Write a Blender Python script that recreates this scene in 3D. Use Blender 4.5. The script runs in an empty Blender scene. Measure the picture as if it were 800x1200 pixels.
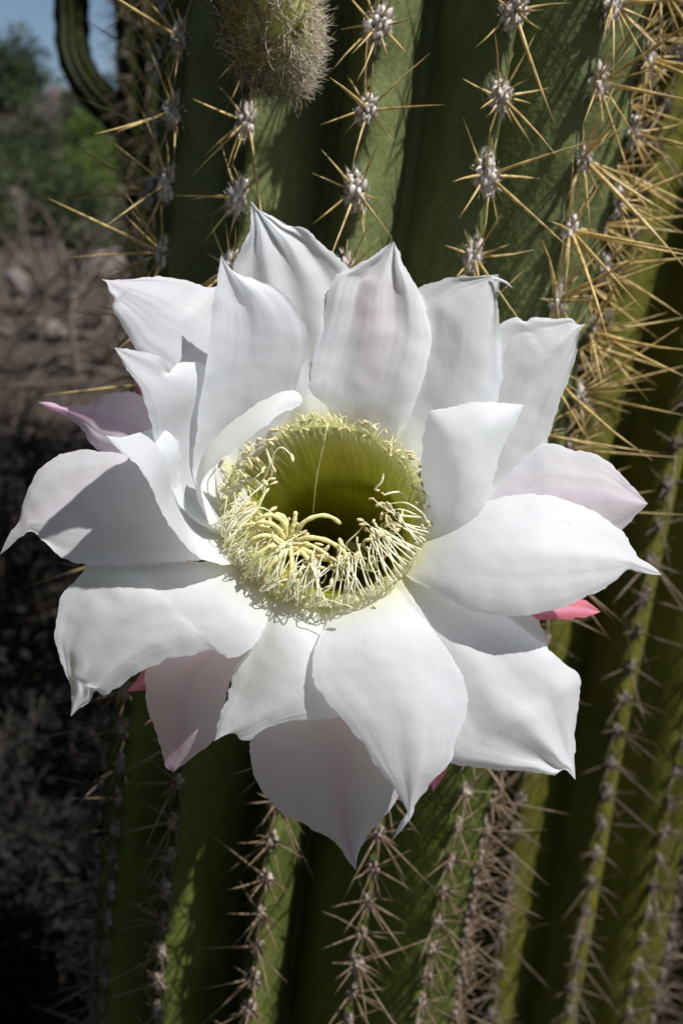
import bpy, math, random
import numpy as np
from mathutils import Vector, Matrix, noise

random.seed(7)
rng = np.random.default_rng(7)
scene = bpy.context.scene
COL = scene.collection

# ---------------------------------------------------------------- camera, light, exposure
CAM_Z = 1.25
PITCH = math.radians(16.0)
FPX = 800 * 35.0 / 24.0            # focal length in photo pixels
C = Vector((0, 0, CAM_Z))
F = Vector((0, math.cos(PITCH), -math.sin(PITCH)))
U = Vector((0, math.sin(PITCH), math.cos(PITCH)))
R = Vector((1, 0, 0))
FLOWER_D = 0.290                   # metres from the lens to the flower's mouth
PX = FLOWER_D / FPX                # one photo pixel there, in metres

cam = bpy.data.cameras.new('camera')
cam.lens = 35.0
cam.sensor_width = 24.0
cam.sensor_fit = 'HORIZONTAL'
cam.clip_start = 0.01
cam.clip_end = 4000
cam.dof.use_dof = True
cam.dof.focus_distance = 0.281
cam.dof.aperture_fstop = 13.5
camo = bpy.data.objects.new('camera', cam)
camo.location = C
camo.rotation_euler = (math.radians(90) - PITCH, 0, 0)
COL.objects.link(camo)
scene.camera = camo

SUN_AZ = math.radians(60.5)          # from "towards the camera", turning to the right
SUN_EL = math.radians(57)
S = Vector((math.sin(SUN_AZ) * math.cos(SUN_EL), -math.cos(SUN_AZ) * math.cos(SUN_EL), math.sin(SUN_EL)))
sun = bpy.data.lights.new('sun', 'SUN')
sun.energy = 5.0
sun.angle = math.radians(0.8)
sun.color = (1.0, 0.98, 0.95)
suno = bpy.data.objects.new('sun', sun)
suno.rotation_euler = S.to_track_quat('Z', 'Y').to_euler()
suno.location = (2, -1, 4)
COL.objects.link(suno)

world = bpy.data.worlds.new('World')
scene.world = world
world.use_nodes = True
wn = world.node_tree
wn.nodes.clear()
sky = wn.nodes.new('ShaderNodeTexSky')
sky.sky_type = 'NISHITA'
sky.sun_disc = False
sky.sun_elevation = SUN_EL
sky.sun_rotation = math.atan2(S.x, S.y)
sky.altitude = 800
bg = wn.nodes.new('ShaderNodeBackground')
bg.inputs['Strength'].default_value = 0.06
wo = wn.nodes.new('ShaderNodeOutputWorld')
wn.links.new(sky.outputs[0], bg.inputs[0])
wn.links.new(bg.outputs[0], wo.inputs[0])

scene.view_settings.view_transform = 'Standard'
scene.view_settings.look = 'None'
scene.view_settings.exposure = 0.43
scene.view_settings.gamma = 1.0
scene.view_settings.use_curve_mapping = False
scene.render.engine = 'CYCLES'
scene.cycles.max_bounces = 10
scene.cycles.diffuse_bounces = 6
scene.cycles.transmission_bounces = 6
scene.cycles.use_denoising = True


# ---------------------------------------------------------------- helpers
def cam2w(x, y, z):
    """camera space (right, up, forward) in metres -> world"""
    return C + R * x + U * y + F * z


def ray(px, py, d):
    """the point at forward distance d seen at photo pixel (px, py)"""
    return cam2w((px - 400) / FPX * d, (600 - py) / FPX * d, d)


def fl(px, py, h):
    """a point of the flower: pixel and height (in flower pixels) towards the camera"""
    return ray(px, py, FLOWER_D - h * PX)


def project(p):
    q = p - C
    d = q.dot(F)
    if d < 0.01:
        return (-9999, -9999, d)
    return (400 + FPX * q.dot(R) / d, 600 - FPX * q.dot(U) / d, d)


def tag(o, label=None, category=None, group=None, kind=None):
    if label: o['label'] = label
    if category: o['category'] = category
    if group: o['group'] = group
    if kind: o['kind'] = kind
    return o


def empty(name, loc):
    o = bpy.data.objects.new(name, None)
    o.empty_display_size = 0.02
    o.location = loc
    COL.objects.link(o)
    return o


def mesh(name, verts, faces, mat, smooth=True, cols=None, uvs=None):
    me = bpy.data.meshes.new(name)
    me.from_pydata([tuple(v) for v in verts], [], faces)
    me.materials.append(mat)
    if smooth:
        me.polygons.foreach_set('use_smooth', [True] * len(me.polygons))
    if cols is not None:
        at = me.color_attributes.new('tint', 'FLOAT_COLOR', 'POINT')
        at.data.foreach_set('color', np.asarray(cols, dtype=np.float32).ravel())
    if uvs is not None:
        uvl = me.uv_layers.new(name='UVMap')
        idx = np.empty(len(me.loops), dtype=np.int32)
        me.loops.foreach_get('vertex_index', idx)
        uvl.data.foreach_set('uv', np.asarray(uvs, dtype=np.float32)[idx].ravel())
    me.update()
    return me


def put(name, me, parent=None, mw=None):
    """link one object; mw is its WORLD matrix"""
    o = bpy.data.objects.new(name, me)
    COL.objects.link(o)
    if mw is None:
        mw = Matrix.Identity(4)
    o['_'] = 0
    del o['_']
    if parent is not None:
        o.parent = parent
        o.matrix_local = world_of(parent).inverted() @ mw
    else:
        o.matrix_local = mw
    WM[o.name] = mw
    return o


WM = {}


def world_of(o):
    if o.name in WM:
        return WM[o.name]
    return Matrix.Translation(o.location)


def part(name, verts, faces, mat, parent, **kw):
    """a part whose vertices are given in world space, under a thing whose root is an Empty"""
    root = world_of(parent).translation
    me = mesh(name, [Vector(v) - root for v in verts], faces, mat, **kw)
    return put(name, me, parent, Matrix.Translation(root))


def catmull(pts, n):
    """resample a polyline with a centripetal-ish Catmull-Rom spline at n evenly spaced points"""
    P = np.asarray(pts, dtype=float)
    if len(P) == 2:
        t = np.linspace(0, 1, n)[:, None]
        return P[0] * (1 - t) + P[1] * t
    ext = np.vstack([2 * P[0] - P[1], P, 2 * P[-1] - P[-2]])
    out = []
    for i in range(1, len(ext) - 2):
        p0, p1, p2, p3 = ext[i - 1], ext[i], ext[i + 1], ext[i + 2]
        d0 = max(np.linalg.norm(p1 - p0), 1e-6) ** .5
        d1 = max(np.linalg.norm(p2 - p1), 1e-6) ** .5
        d2 = max(np.linalg.norm(p3 - p2), 1e-6) ** .5
        m1 = ((p1 - p0) / d0 - (p2 - p0) / (d0 + d1) + (p2 - p1) / d1) * d1
        m2 = ((p2 - p1) / d1 - (p3 - p1) / (d1 + d2) + (p3 - p2) / d2) * d1
        for t in np.linspace(0, 1, 14, endpoint=False):
            h00 = 2 * t ** 3 - 3 * t ** 2 + 1; h10 = t ** 3 - 2 * t ** 2 + t
            h01 = -2 * t ** 3 + 3 * t ** 2; h11 = t ** 3 - t ** 2
            out.append(h00 * p1 + h10 * m1 + h01 * p2 + h11 * m2)
    out.append(P[-1])
    Q = np.array(out)
    L = np.concatenate([[0], np.cumsum(np.linalg.norm(np.diff(Q, axis=0), axis=1))])
    s = np.linspace(0, L[-1], n)
    return np.stack([np.interp(s, L, Q[:, k]) for k in range(Q.shape[1])], axis=1)


def keys(vals, n):
    """smooth curve through evenly spaced key values"""
    v = np.asarray(vals, dtype=float)
    if len(v) == 1:
        return np.full(n, v[0])
    x = np.linspace(0, len(v) - 1, n)
    out = []
    e = np.concatenate([[2 * v[0] - v[1]], v, [2 * v[-1] - v[-2]]])
    for q in x:
        i = min(int(q), len(v) - 2); t = q - i
        a, b, c, d = e[i], e[i + 1], e[i + 2], e[i + 3]
        out.append(.5 * (2 * b + (c - a) * t + (2 * a - 5 * b + 4 * c - d) * t * t + (3 * b - a - 3 * c + d) * t ** 3))
    return np.array(out)


def tube(pts, radii, sides=6, cap=True):
    """a swept tube; returns verts, faces"""
    P = [Vector(p) for p in pts]
    n = len(P)
    vs, fs = [], []
    up = None
    for i in range(n):
        t = (P[min(i + 1, n - 1)] - P[max(i - 1, 0)])
        if t.length < 1e-9: t = Vector((0, 0, 1))
        t.normalize()
        if up is None:
            up = t.orthogonal().normalized()
        up = (up - t * up.dot(t))
        if up.length < 1e-6: up = t.orthogonal()
        up.normalize()
        b = t.cross(up)
        r = radii[i]
        for k in range(sides):
            a = 2 * math.pi * k / sides
            vs.append(P[i] + up * (r * math.cos(a)) + b * (r * math.sin(a)))
    for i in range(n - 1):
        for k in range(sides):
            a = i * sides + k; b2 = i * sides + (k + 1) % sides
            fs.append((a, b2, b2 + sides, a + sides))
    if cap:
        fs.append(tuple(range(sides))[::-1])
        fs.append(tuple(range((n - 1) * sides, n * sides)))
    return vs, fs


class Bag:
    """collects shapes for ONE mesh"""
    def __init__(self): self.v, self.f = [], []
    def add(self, vf):
        o = len(self.v)
        self.v.extend(vf[0]); self.f.extend([tuple(i + o for i in f) for f in vf[1]])


# ---------------------------------------------------------------- materials
def mat(name):
    m = bpy.data.materials.new(name)
    m.use_nodes = True
    nt = m.node_tree
    nt.nodes.clear()
    out = nt.nodes.new('ShaderNodeOutputMaterial')
    return m, nt, out


def N(nt, kind, **kw):
    n = nt.nodes.new(kind)
    for k, v in kw.items():
        if k in n.inputs: n.inputs[k].default_value = v
        else: setattr(n, k, v)
    return n


def ramp(nt, stops, interp='LINEAR'):
    r = nt.nodes.new('ShaderNodeValToRGB')
    r.color_ramp.interpolation = interp
    el = r.color_ramp.elements
    while len(el) > 1: el.remove(el[-1])
    el[0].position = stops[0][0]; el[0].color = (*stops[0][1], 1)
    for p, c in stops[1:]:
        e = el.new(p); e.color = (*c, 1)
    return r


def make_petal_mat(name, trans=0.62):
    m, nt, out = mat(name)
    L = nt.links.new
    col = N(nt, 'ShaderNodeVertexColor', layer_name='tint')
    uv = N(nt, 'ShaderNodeUVMap')
    mp = N(nt, 'ShaderNodeMapping')
    mp.inputs['Scale'].default_value = (1.3, 34, 1)
    L(uv.outputs[0], mp.inputs[0])
    vein = N(nt, 'ShaderNodeTexNoise', Scale=1.0, Detail=4.0, Roughness=0.6)
    L(mp.outputs[0], vein.inputs['Vector'])
    tc = N(nt, 'ShaderNodeTexCoord')
    fine = N(nt, 'ShaderNodeTexNoise', Scale=900.0, Detail=2.0)
    L(tc.outputs['Object'], fine.inputs['Vector'])
    big = N(nt, 'ShaderNodeTexNoise', Scale=45.0, Detail=3.0)
    L(tc.outputs['Object'], big.inputs['Vector'])
    vr = ramp(nt, [(0.3, (.985, .985, .988)), (0.6, (1, 1, 1))])
    L(vein.outputs[0], vr.inputs[0])
    mul = N(nt, 'ShaderNodeMixRGB', blend_type='MULTIPLY', Fac=1.0)
    L(col.outputs[0], mul.inputs[1]); L(vr.outputs[0], mul.inputs[2])
    spn = N(nt, 'ShaderNodeTexNoise', Scale=260.0, Detail=1.0)
    L(tc.outputs['Object'], spn.inputs['Vector'])
    spr = ramp(nt, [(0.735, (0, 0, 0)), (0.77, (1, 1, 1))])
    L(spn.outputs[0], spr.inputs[0])
    bl = N(nt, 'ShaderNodeMixRGB')
    bl.inputs[2].default_value = (.62, .52, .36, 1)
    spf = N(nt, 'ShaderNodeMath', operation='MULTIPLY'); spf.inputs[1].default_value = 0.10
    L(spr.outputs[0], spf.inputs[0]); L(spf.outputs[0], bl.inputs[0]); L(mul.outputs[0], bl.inputs[1])
    mul = bl
    b1 = N(nt, 'ShaderNodeBump', Strength=0.05, Distance=0.001)
    L(vein.outputs[0], b1.inputs['Height'])
    b2 = N(nt, 'ShaderNodeBump', Strength=0.12, Distance=0.0005)
    L(fine.outputs[0], b2.inputs['Height']); L(b1.outputs[0], b2.inputs['Normal'])
    b3 = N(nt, 'ShaderNodeBump', Strength=0.14, Distance=0.004)
    L(big.outputs[0], b3.inputs['Height']); L(b2.outputs[0], b3.inputs['Normal'])
    pr = N(nt, 'ShaderNodeBsdfPrincipled')
    pr.inputs['Roughness'].default_value = 0.52
    pr.inputs['Specular IOR Level'].default_value = 0.28
    pr.inputs['Sheen Weight'].default_value = 0.08
    L(mul.outputs[0], pr.inputs['Base Color']); L(b3.outputs[0], pr.inputs['Normal'])
    tr = N(nt, 'ShaderNodeBsdfTranslucent')
    wm = N(nt, 'ShaderNodeMixRGB', blend_type='MULTIPLY', Fac=1.0)      # light that passes through the petal turns slightly warm
    vt = ramp(nt, [(0.32, (.975, .965, .94)), (0.58, (1.0, .995, .975))])
    L(vein.outputs[0], vt.inputs[0]); L(vt.outputs[0], wm.inputs[2])
    L(mul.outputs[0], wm.inputs[1])
    L(wm.outputs[0], tr.inputs['Color']); L(b3.outputs[0], tr.inputs['Normal'])
    mx = N(nt, 'ShaderNodeMixShader', Fac=trans)
    L(pr.outputs[0], mx.inputs[1]); L(tr.outputs[0], mx.inputs[2])
    L(mx.outputs[0], out.inputs[0])
    return m


def simple_mat(name, color, rough=0.6, trans=0.0, var=0.12, scale=300.0, bump=0.2, spec=0.3, dist=0.001, color2=None):
    m, nt, out = mat(name)
    L = nt.links.new
    tc = N(nt, 'ShaderNodeTexCoord')
    no = N(nt, 'ShaderNodeTexNoise', Scale=scale, Detail=5.0, Roughness=0.65)
    L(tc.outputs['Object'], no.inputs['Vector'])
    lo = color2 if color2 else tuple(c * (1 - var * 2) for c in color)
    hi = tuple(min(1, c * (1 + var)) for c in color)
    r = ramp(nt, [(0.33, lo), (0.66, hi)])
    L(no.outputs[0], r.inputs[0])
    bp = N(nt, 'ShaderNodeBump', Strength=bump, Distance=dist)
    L(no.outputs[0], bp.inputs['Height'])
    pr = N(nt, 'ShaderNodeBsdfPrincipled')
    pr.inputs['Roughness'].default_value = rough
    pr.inputs['Specular IOR Level'].default_value = spec
    L(r.outputs[0], pr.inputs['Base Color']); L(bp.outputs[0], pr.inputs['Normal'])
    if trans > 0:
        tr = N(nt, 'ShaderNodeBsdfTranslucent')
        L(r.outputs[0], tr.inputs['Color'])
        mx = N(nt, 'ShaderNodeMixShader', Fac=trans)
        L(pr.outputs[0], mx.inputs[1]); L(tr.outputs[0], mx.inputs[2])
        L(mx.outputs[0], out.inputs[0])
    else:
        L(pr.outputs[0], out.inputs[0])
    return m


def cactus_mat(name, top, low, z0, z1, spot):
    """cactus skin: greyer green where young (high), olive where old (low)"""
    m, nt, out = mat(name)
    L = nt.links.new
    geo = N(nt, 'ShaderNodeNewGeometry')
    sep = N(nt, 'ShaderNodeSeparateXYZ')
    L(geo.outputs['Position'], sep.inputs[0])
    mr = N(nt, 'ShaderNodeMapRange')
    mr.inputs['From Min'].default_value = z0; mr.inputs['From Max'].default_value = z1
    L(sep.outputs['Z'], mr.inputs['Value'])
    age = N(nt, 'ShaderNodeMixRGB')
    age.inputs[1].default_value = (*low, 1); age.inputs[2].default_value = (*top, 1)
    L(mr.outputs[0], age.inputs[0])
    n1 = N(nt, 'ShaderNodeTexNoise', Scale=38.0, Detail=6.0, Roughness=0.62)
    n2 = N(nt, 'ShaderNodeTexNoise', Scale=420.0, Detail=3.0)
    mp = N(nt, 'ShaderNodeMapping'); mp.inputs['Scale'].default_value = (1, 1, .45)
    L(geo.outputs['Position'], mp.inputs[0])
    L(mp.outputs[0], n1.inputs['Vector']); L(geo.outputs['Position'], n2.inputs['Vector'])
    r1 = ramp(nt, [(0.30, (.62, .62, .58)), (0.52, (1, 1, 1)), (0.75, (1.25, 1.2, .95))])
    L(n1.outputs[0], r1.inputs[0])
    mul = N(nt, 'ShaderNodeMixRGB', blend_type='MULTIPLY', Fac=0.9)
    L(age.outputs[0], mul.inputs[1]); L(r1.outputs[0], mul.inputs[2])
    r2 = ramp(nt, [(0.62, (0, 0, 0)), (0.74, (1, 1, 1))])
    L(n1.outputs[0], r2.inputs[0])
    sp = N(nt, 'ShaderNodeMixRGB')
    sp.inputs[2].default_value = (*spot, 1)
    L(mul.outputs[0], sp.inputs[1])
    scl = N(nt, 'ShaderNodeMath', operation='MULTIPLY'); scl.inputs[1].default_value = 0.55
    L(r2.outputs[0], scl.inputs[0]); L(scl.outputs[0], sp.inputs[0])
    r3 = ramp(nt, [(0.3, (.86, .86, .86)), (0.7, (1.1, 1.1, 1.1))])
    L(n2.outputs[0], r3.inputs[0])
    m2 = N(nt, 'ShaderNodeMixRGB', blend_type='MULTIPLY', Fac=1.0)
    L(sp.outputs[0], m2.inputs[1]); L(r3.outputs[0], m2.inputs[2])
    bp = N(nt, 'ShaderNodeBump', Strength=0.35, Distance=0.0012)
    L(n2.outputs[0], bp.inputs['Height'])
    bq = N(nt, 'ShaderNodeBump', Strength=0.4, Distance=0.006)
    L(n1.outputs[0], bq.inputs['Height']); L(bp.outputs[0], bq.inputs['Normal'])
    pr = N(nt, 'ShaderNodeBsdfPrincipled')
    pr.inputs['Roughness'].default_value = 0.5
    pr.inputs['Specular IOR Level'].default_value = 0.08
    L(m2.outputs[0], pr.inputs['Base Color']); L(bq.outputs[0], pr.inputs['Normal'])
    L(pr.outputs[0], out.inputs[0])
    return m


def spine_mat(name, young, old, z0, z1):
    m, nt, out = mat(name)
    L = nt.links.new
    geo = N(nt, 'ShaderNodeNewGeometry')
    sep = N(nt, 'ShaderNodeSeparateXYZ')
    L(geo.outputs['Position'], sep.inputs[0])
    mr = N(nt, 'ShaderNodeMapRange')
    mr.inputs['From Min'].default_value = z0; mr.inputs['From Max'].default_value = z1
    L(sep.outputs['Z'], mr.inputs['Value'])
    mx = N(nt, 'ShaderNodeMixRGB')
    mx.inputs[1].default_value = (*old, 1); mx.inputs[2].default_value = (*young, 1)
    L(mr.outputs[0], mx.inputs[0])
    no = N(nt, 'ShaderNodeTexNoise', Scale=260.0, Detail=3.0)
    L(geo.outputs['Position'], no.inputs['Vector'])
    r = ramp(nt, [(0.3, (.5, .42, .36)), (0.7, (1.25, 1.25, 1.25))])
    L(no.outputs[0], r.inputs[0])
    mu = N(nt, 'ShaderNodeMixRGB', blend_type='MULTIPLY', Fac=0.9)
    L(mx.outputs[0], mu.inputs[1]); L(r.outputs[0], mu.inputs[2])
    pr = N(nt, 'ShaderNodeBsdfPrincipled')
    pr.inputs['Roughness'].default_value = 0.42
    L(mu.outputs[0], pr.inputs['Base Color'])
    tr = N(nt, 'ShaderNodeBsdfTranslucent')
    L(mu.outputs[0], tr.inputs['Color'])
    ms = N(nt, 'ShaderNodeMixShader', Fac=0.2)
    L(pr.outputs[0], ms.inputs[1]); L(tr.outputs[0], ms.inputs[2])
    L(ms.outputs[0], out.inputs[0])
    return m


def throat_mat():
    m, nt, out = mat('throat_skin')
    L = nt.links.new
    col = N(nt, 'ShaderNodeVertexColor', layer_name='tint')
    uv = N(nt, 'ShaderNodeUVMap')
    mp = N(nt, 'ShaderNodeMapping'); mp.inputs['Scale'].default_value = (90, 2.5, 1)
    L(uv.outputs[0], mp.inputs[0])
    no = N(nt, 'ShaderNodeTexNoise', Scale=1.0, Detail=4.0)
    L(mp.outputs[0], no.inputs['Vector'])
    r = ramp(nt, [(0.3, (.72, .74, .6)), (0.7, (1.1, 1.1, 1.05))])
    L(no.outputs[0], r.inputs[0])
    mu = N(nt, 'ShaderNodeMixRGB', blend_type='MULTIPLY', Fac=0.8)
    L(col.outputs[0], mu.inputs[1]); L(r.outputs[0], mu.inputs[2])
    bp = N(nt, 'ShaderNodeBump', Strength=0.3, Distance=0.001)
    L(no.outputs[0], bp.inputs['Height'])
    pr = N(nt, 'ShaderNodeBsdfPrincipled'); pr.inputs['Roughness'].default_value = 0.5
    L(mu.outputs[0], pr.inputs['Base Color']); L(bp.outputs[0], pr.inputs['Normal'])
    tr = N(nt, 'ShaderNodeBsdfTranslucent')
    L(mu.outputs[0], tr.inputs['Color'])
    ms = N(nt, 'ShaderNodeMixShader', Fac=0.66)
    L(pr.outputs[0], ms.inputs[1]); L(tr.outputs[0], ms.inputs[2])
    L(ms.outputs[0], out.inputs[0])
    return m


M = {}
M['petal'] = make_petal_mat('petal_white')
M['sepal'] = make_petal_mat('sepal_pink', 0.25)
M['throat'] = throat_mat()
M['filament'] = simple_mat('filament_cream', (.96, .94, .78), .5, .42, .06, 700, .05)
M['filament_green'] = simple_mat('filament_pale_green', (.92, .90, .60), .5, .42, .06, 700, .05)
M['anther'] = simple_mat('anther_pollen', (.86, .75, .42), .8, .15, .14, 2500, .5)
M['stigma'] = simple_mat('stigma_yellow', (.94, .88, .44), .7, .3, .06, 1500, .6)
M['cactus_a'] = cactus_mat('cactus_skin_green', (.132, .156, .062), (.092, .114, .026), 0.98, 1.22, (.22, .24, .14))  # low tone is older skin, cut darker to stand for shade down there
M['cactus_b'] = cactus_mat('cactus_skin_olive', (.125, .125, .022), (.105, .105, .018), 0.7, 1.4, (.20, .18, .06))
M['cactus_c'] = cactus_mat('cactus_skin_dark', (.030, .036, .010), (.024, .028, .010), 0.7, 1.7, (.1, .1, .05))  # shade on the far cactus is put into this skin colour
M['spine_a'] = spine_mat('spine_golden', (.72, .55, .22), (.22, .16, .10), 1.03, 1.20)
M['spine_b'] = spine_mat('spine_grey', (.30, .25, .16), (.16, .12, .09), 0.9, 1.3)
M['wool'] = spine_mat('areole_wool', (.72, .68, .63), (.46, .38, .32), 1.0, 1.16)
M['wool_old'] = simple_mat('areole_wool_old', (.58, .50, .41), .95, .1, .2, 900, .9, .1, .0015, (.14, .11, .09))
M['hair_white'] = simple_mat('hair_white', (.88, .80, .66), .7, .4, .15, 200, .0)
M['hair_brown'] = simple_mat('hair_brown', (.34, .25, .15), .7, .3, .2, 200, .0)
M['bud'] = simple_mat('bud_skin', (.44, .47, .14), .6, .15, .2, 90, .5, color2=(.30, .24, .09))
M['bud_scale'] = simple_mat('bud_scale', (.34, .36, .10), .6, .15, .3, 200, .3, color2=(.20, .11, .06))
M['ground'] = simple_mat('desert_soil', (.050, .040, .033), .95, 0, .35, 7, .8, .1, .03, (.05, .038, .03))
M['rock'] = simple_mat('rock_brown', (.13, .108, .098), .9, 0, .3, 9, .8, .15, .02, (.09, .07, .065))
M['dry'] = simple_mat('dry_wood', (.15, .125, .105), .9, 0, .3, 60, .5, .1, .004, (.09, .07, .055))
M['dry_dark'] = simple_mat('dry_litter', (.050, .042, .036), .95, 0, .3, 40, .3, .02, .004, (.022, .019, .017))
M['leaf_green'] = simple_mat('leaf_green', (.12, .18, .025), .6, .35, .3, 30, .2)
M['leaf_grey'] = simple_mat('leaf_grey', (.066, .085, .036), .7, .25, .3, 30, .2)
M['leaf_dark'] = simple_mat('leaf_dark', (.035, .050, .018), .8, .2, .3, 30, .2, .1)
M['leaf_dead'] = simple_mat('leaf_dead', (.020, .020, .018), .9, .1, .3, 30, .2, .03)  # near-black leaf colour stands in for deep shade
M['yellow'] = simple_mat('yellow_petal', (.55, .42, .03), .6, .3, .1, 60, .1)

# ---------------------------------------------------------------- terrain
def terrain_z(x, y):
    r = math.hypot(x, y)
    s = max(0.0, y - 1.6)
    up = 0.22 * (math.sqrt(min(s, 5) ** 2 + 1.2) - math.sqrt(1.2))
    if s > 5: up += .175 * (60 - 55 * math.exp(-(s - 5) / 55) - 5)
    side = 0.03 * min(8, max(0.0, -x - 2)) * min(1, max(0, y) / 6)
    n = noise.noise(Vector((x * .35, y * .35, 3.1))) * .16 + noise.noise(Vector((x * 1.3, y * 1.3, 1.7))) * .05
    n += noise.noise(Vector((x * 4.5, y * 4.5, 7.7))) * .018
    return up + side + n * min(1.0, r / 2.5 + .15)


def build_terrain():
    xs = np.concatenate([-np.geomspace(600, 6, 34), np.linspace(-5.8, 5.8, 90), np.geomspace(6, 600, 34)])
    ys = np.concatenate([-np.geomspace(400, 3, 18), np.linspace(-2.8, 10, 110), np.geomspace(10.3, 900, 50)])
    vs = [(x, y, terrain_z(x, y)) for y in ys for x in xs]
    nx = len(xs)
    fs = [(j * nx + i, j * nx + i + 1, (j + 1) * nx + i + 1, (j + 1) * nx + i)
          for j in range(len(ys) - 1) for i in range(nx - 1)]
    o = put('ground', mesh('ground', vs, fs, M['ground']))
    tag(o, 'dry brown desert soil rising into a hillside behind the cactus', 'ground', kind='structure')


build_terrain()


def ground_hit(px, py):
    d0 = (R * ((px - 400) / FPX) + U * ((600 - py) / FPX) + F)
    t = 0.6
    while t < 300:
        p = C + d0 * t
        if p.z <= terrain_z(p.x, p.y):
            return p
        t *= 1.01
    return C + d0 * 300

# ---------------------------------------------------------------- cactus columns
RIBS = 14


def unit_spine(bend, rs):
    pts = [(0, 0, 0), (bend * .12, 0, .3), (bend * .45, 0, .65), (bend, 0, 1)]
    vs, fs = tube(pts, [1, .85, .55, .06], 5, True)
    vs2 = []
    for i, v in enumerate(vs):
        k = i // 5
        c = Vector(pts[k])
        vs2.append(c + (v - c) * rs)
    return vs2, fs


SPINE_SHAPES = [unit_spine(b, .027) for b in (0.0, .06, .12, -.07, .2)]
SPINE_MESHES = {}


def spine_mesh(k, mname):
    if (k, mname) not in SPINE_MESHES:
        v, f = SPINE_SHAPES[k]
        SPINE_MESHES[(k, mname)] = mesh('spine', v, f, M[mname])
    return SPINE_MESHES[(k, mname)]


def wool_shape(seed):
    vs, fs = [], []
    rt = random.Random(int(seed * 7))
    for k in range(20):
        ph = math.acos(1 - (k + .5) / 20 * 1.25)
        th = k * 2.39996 + rt.uniform(-.3, .3)
        n = Vector((math.sin(ph) * math.cos(th), math.sin(ph) * math.sin(th), math.cos(ph)))
        n = (n + Vector((0, -.12, 0))).normalized()
        c = n * rt.uniform(.55, .72)
        q = n.to_track_quat('Z', 'Y')
        rx, rz = rt.uniform(.20, .30), rt.uniform(.22, .36)
        o = len(vs)
        for j in range(5):
            f = j / 4
            rr = rx * (1, 1.08, .85, .5, .08)[j]
            for i in range(6):
                t = 2 * math.pi * i / 6 + f
                vs.append(c + q @ Vector((rr * math.cos(t), rr * math.sin(t), rz * (f - .25) * 1.5)))
        for j in range(4):
            for i in range(6):
                fs.append((o + j * 6 + i, o + j * 6 + (i + 1) % 6, o + (j + 1) * 6 + (i + 1) % 6, o + (j + 1) * 6 + i))
    rw = random.Random(int(seed * 10))
    for i in range(90):      # loose fibres
        p = Vector((rw.gauss(0, 1), rw.gauss(0, 1), rw.gauss(0, 1) + .3)).normalized()
        q = p.orthogonal().normalized(); q.rotate(Matrix.Rotation(rw.uniform(0, 6.28), 3, p))
        ln = rw.uniform(1.0, 1.3)
        k = len(vs)
        vs += [p * .9 + q * .05, p * .9 - q * .05, (p + q * rw.uniform(-.35, .35) + Vector((0, rw.uniform(-.1, .3), 0))).normalized() * ln]
        fs.append((k, k + 1, k + 2))
    return vs, fs


WOOL_SHAPES = [wool_shape(3.3 * k + 1) for k in range(4)]
WOOL_MESHES = {}


def wool_mesh(k, mname):
    if (k, mname) not in WOOL_MESHES:
        v, f = WOOL_SHAPES[k]
        WOOL_MESHES[(k, mname)] = mesh('areole', v, f, M[mname])
    return WOOL_MESHES[(k, mname)]


def in_flower(px, py):
    return ((px - 385) / 300) ** 2 + ((py - 620) / 300) ** 2 < 1


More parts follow.
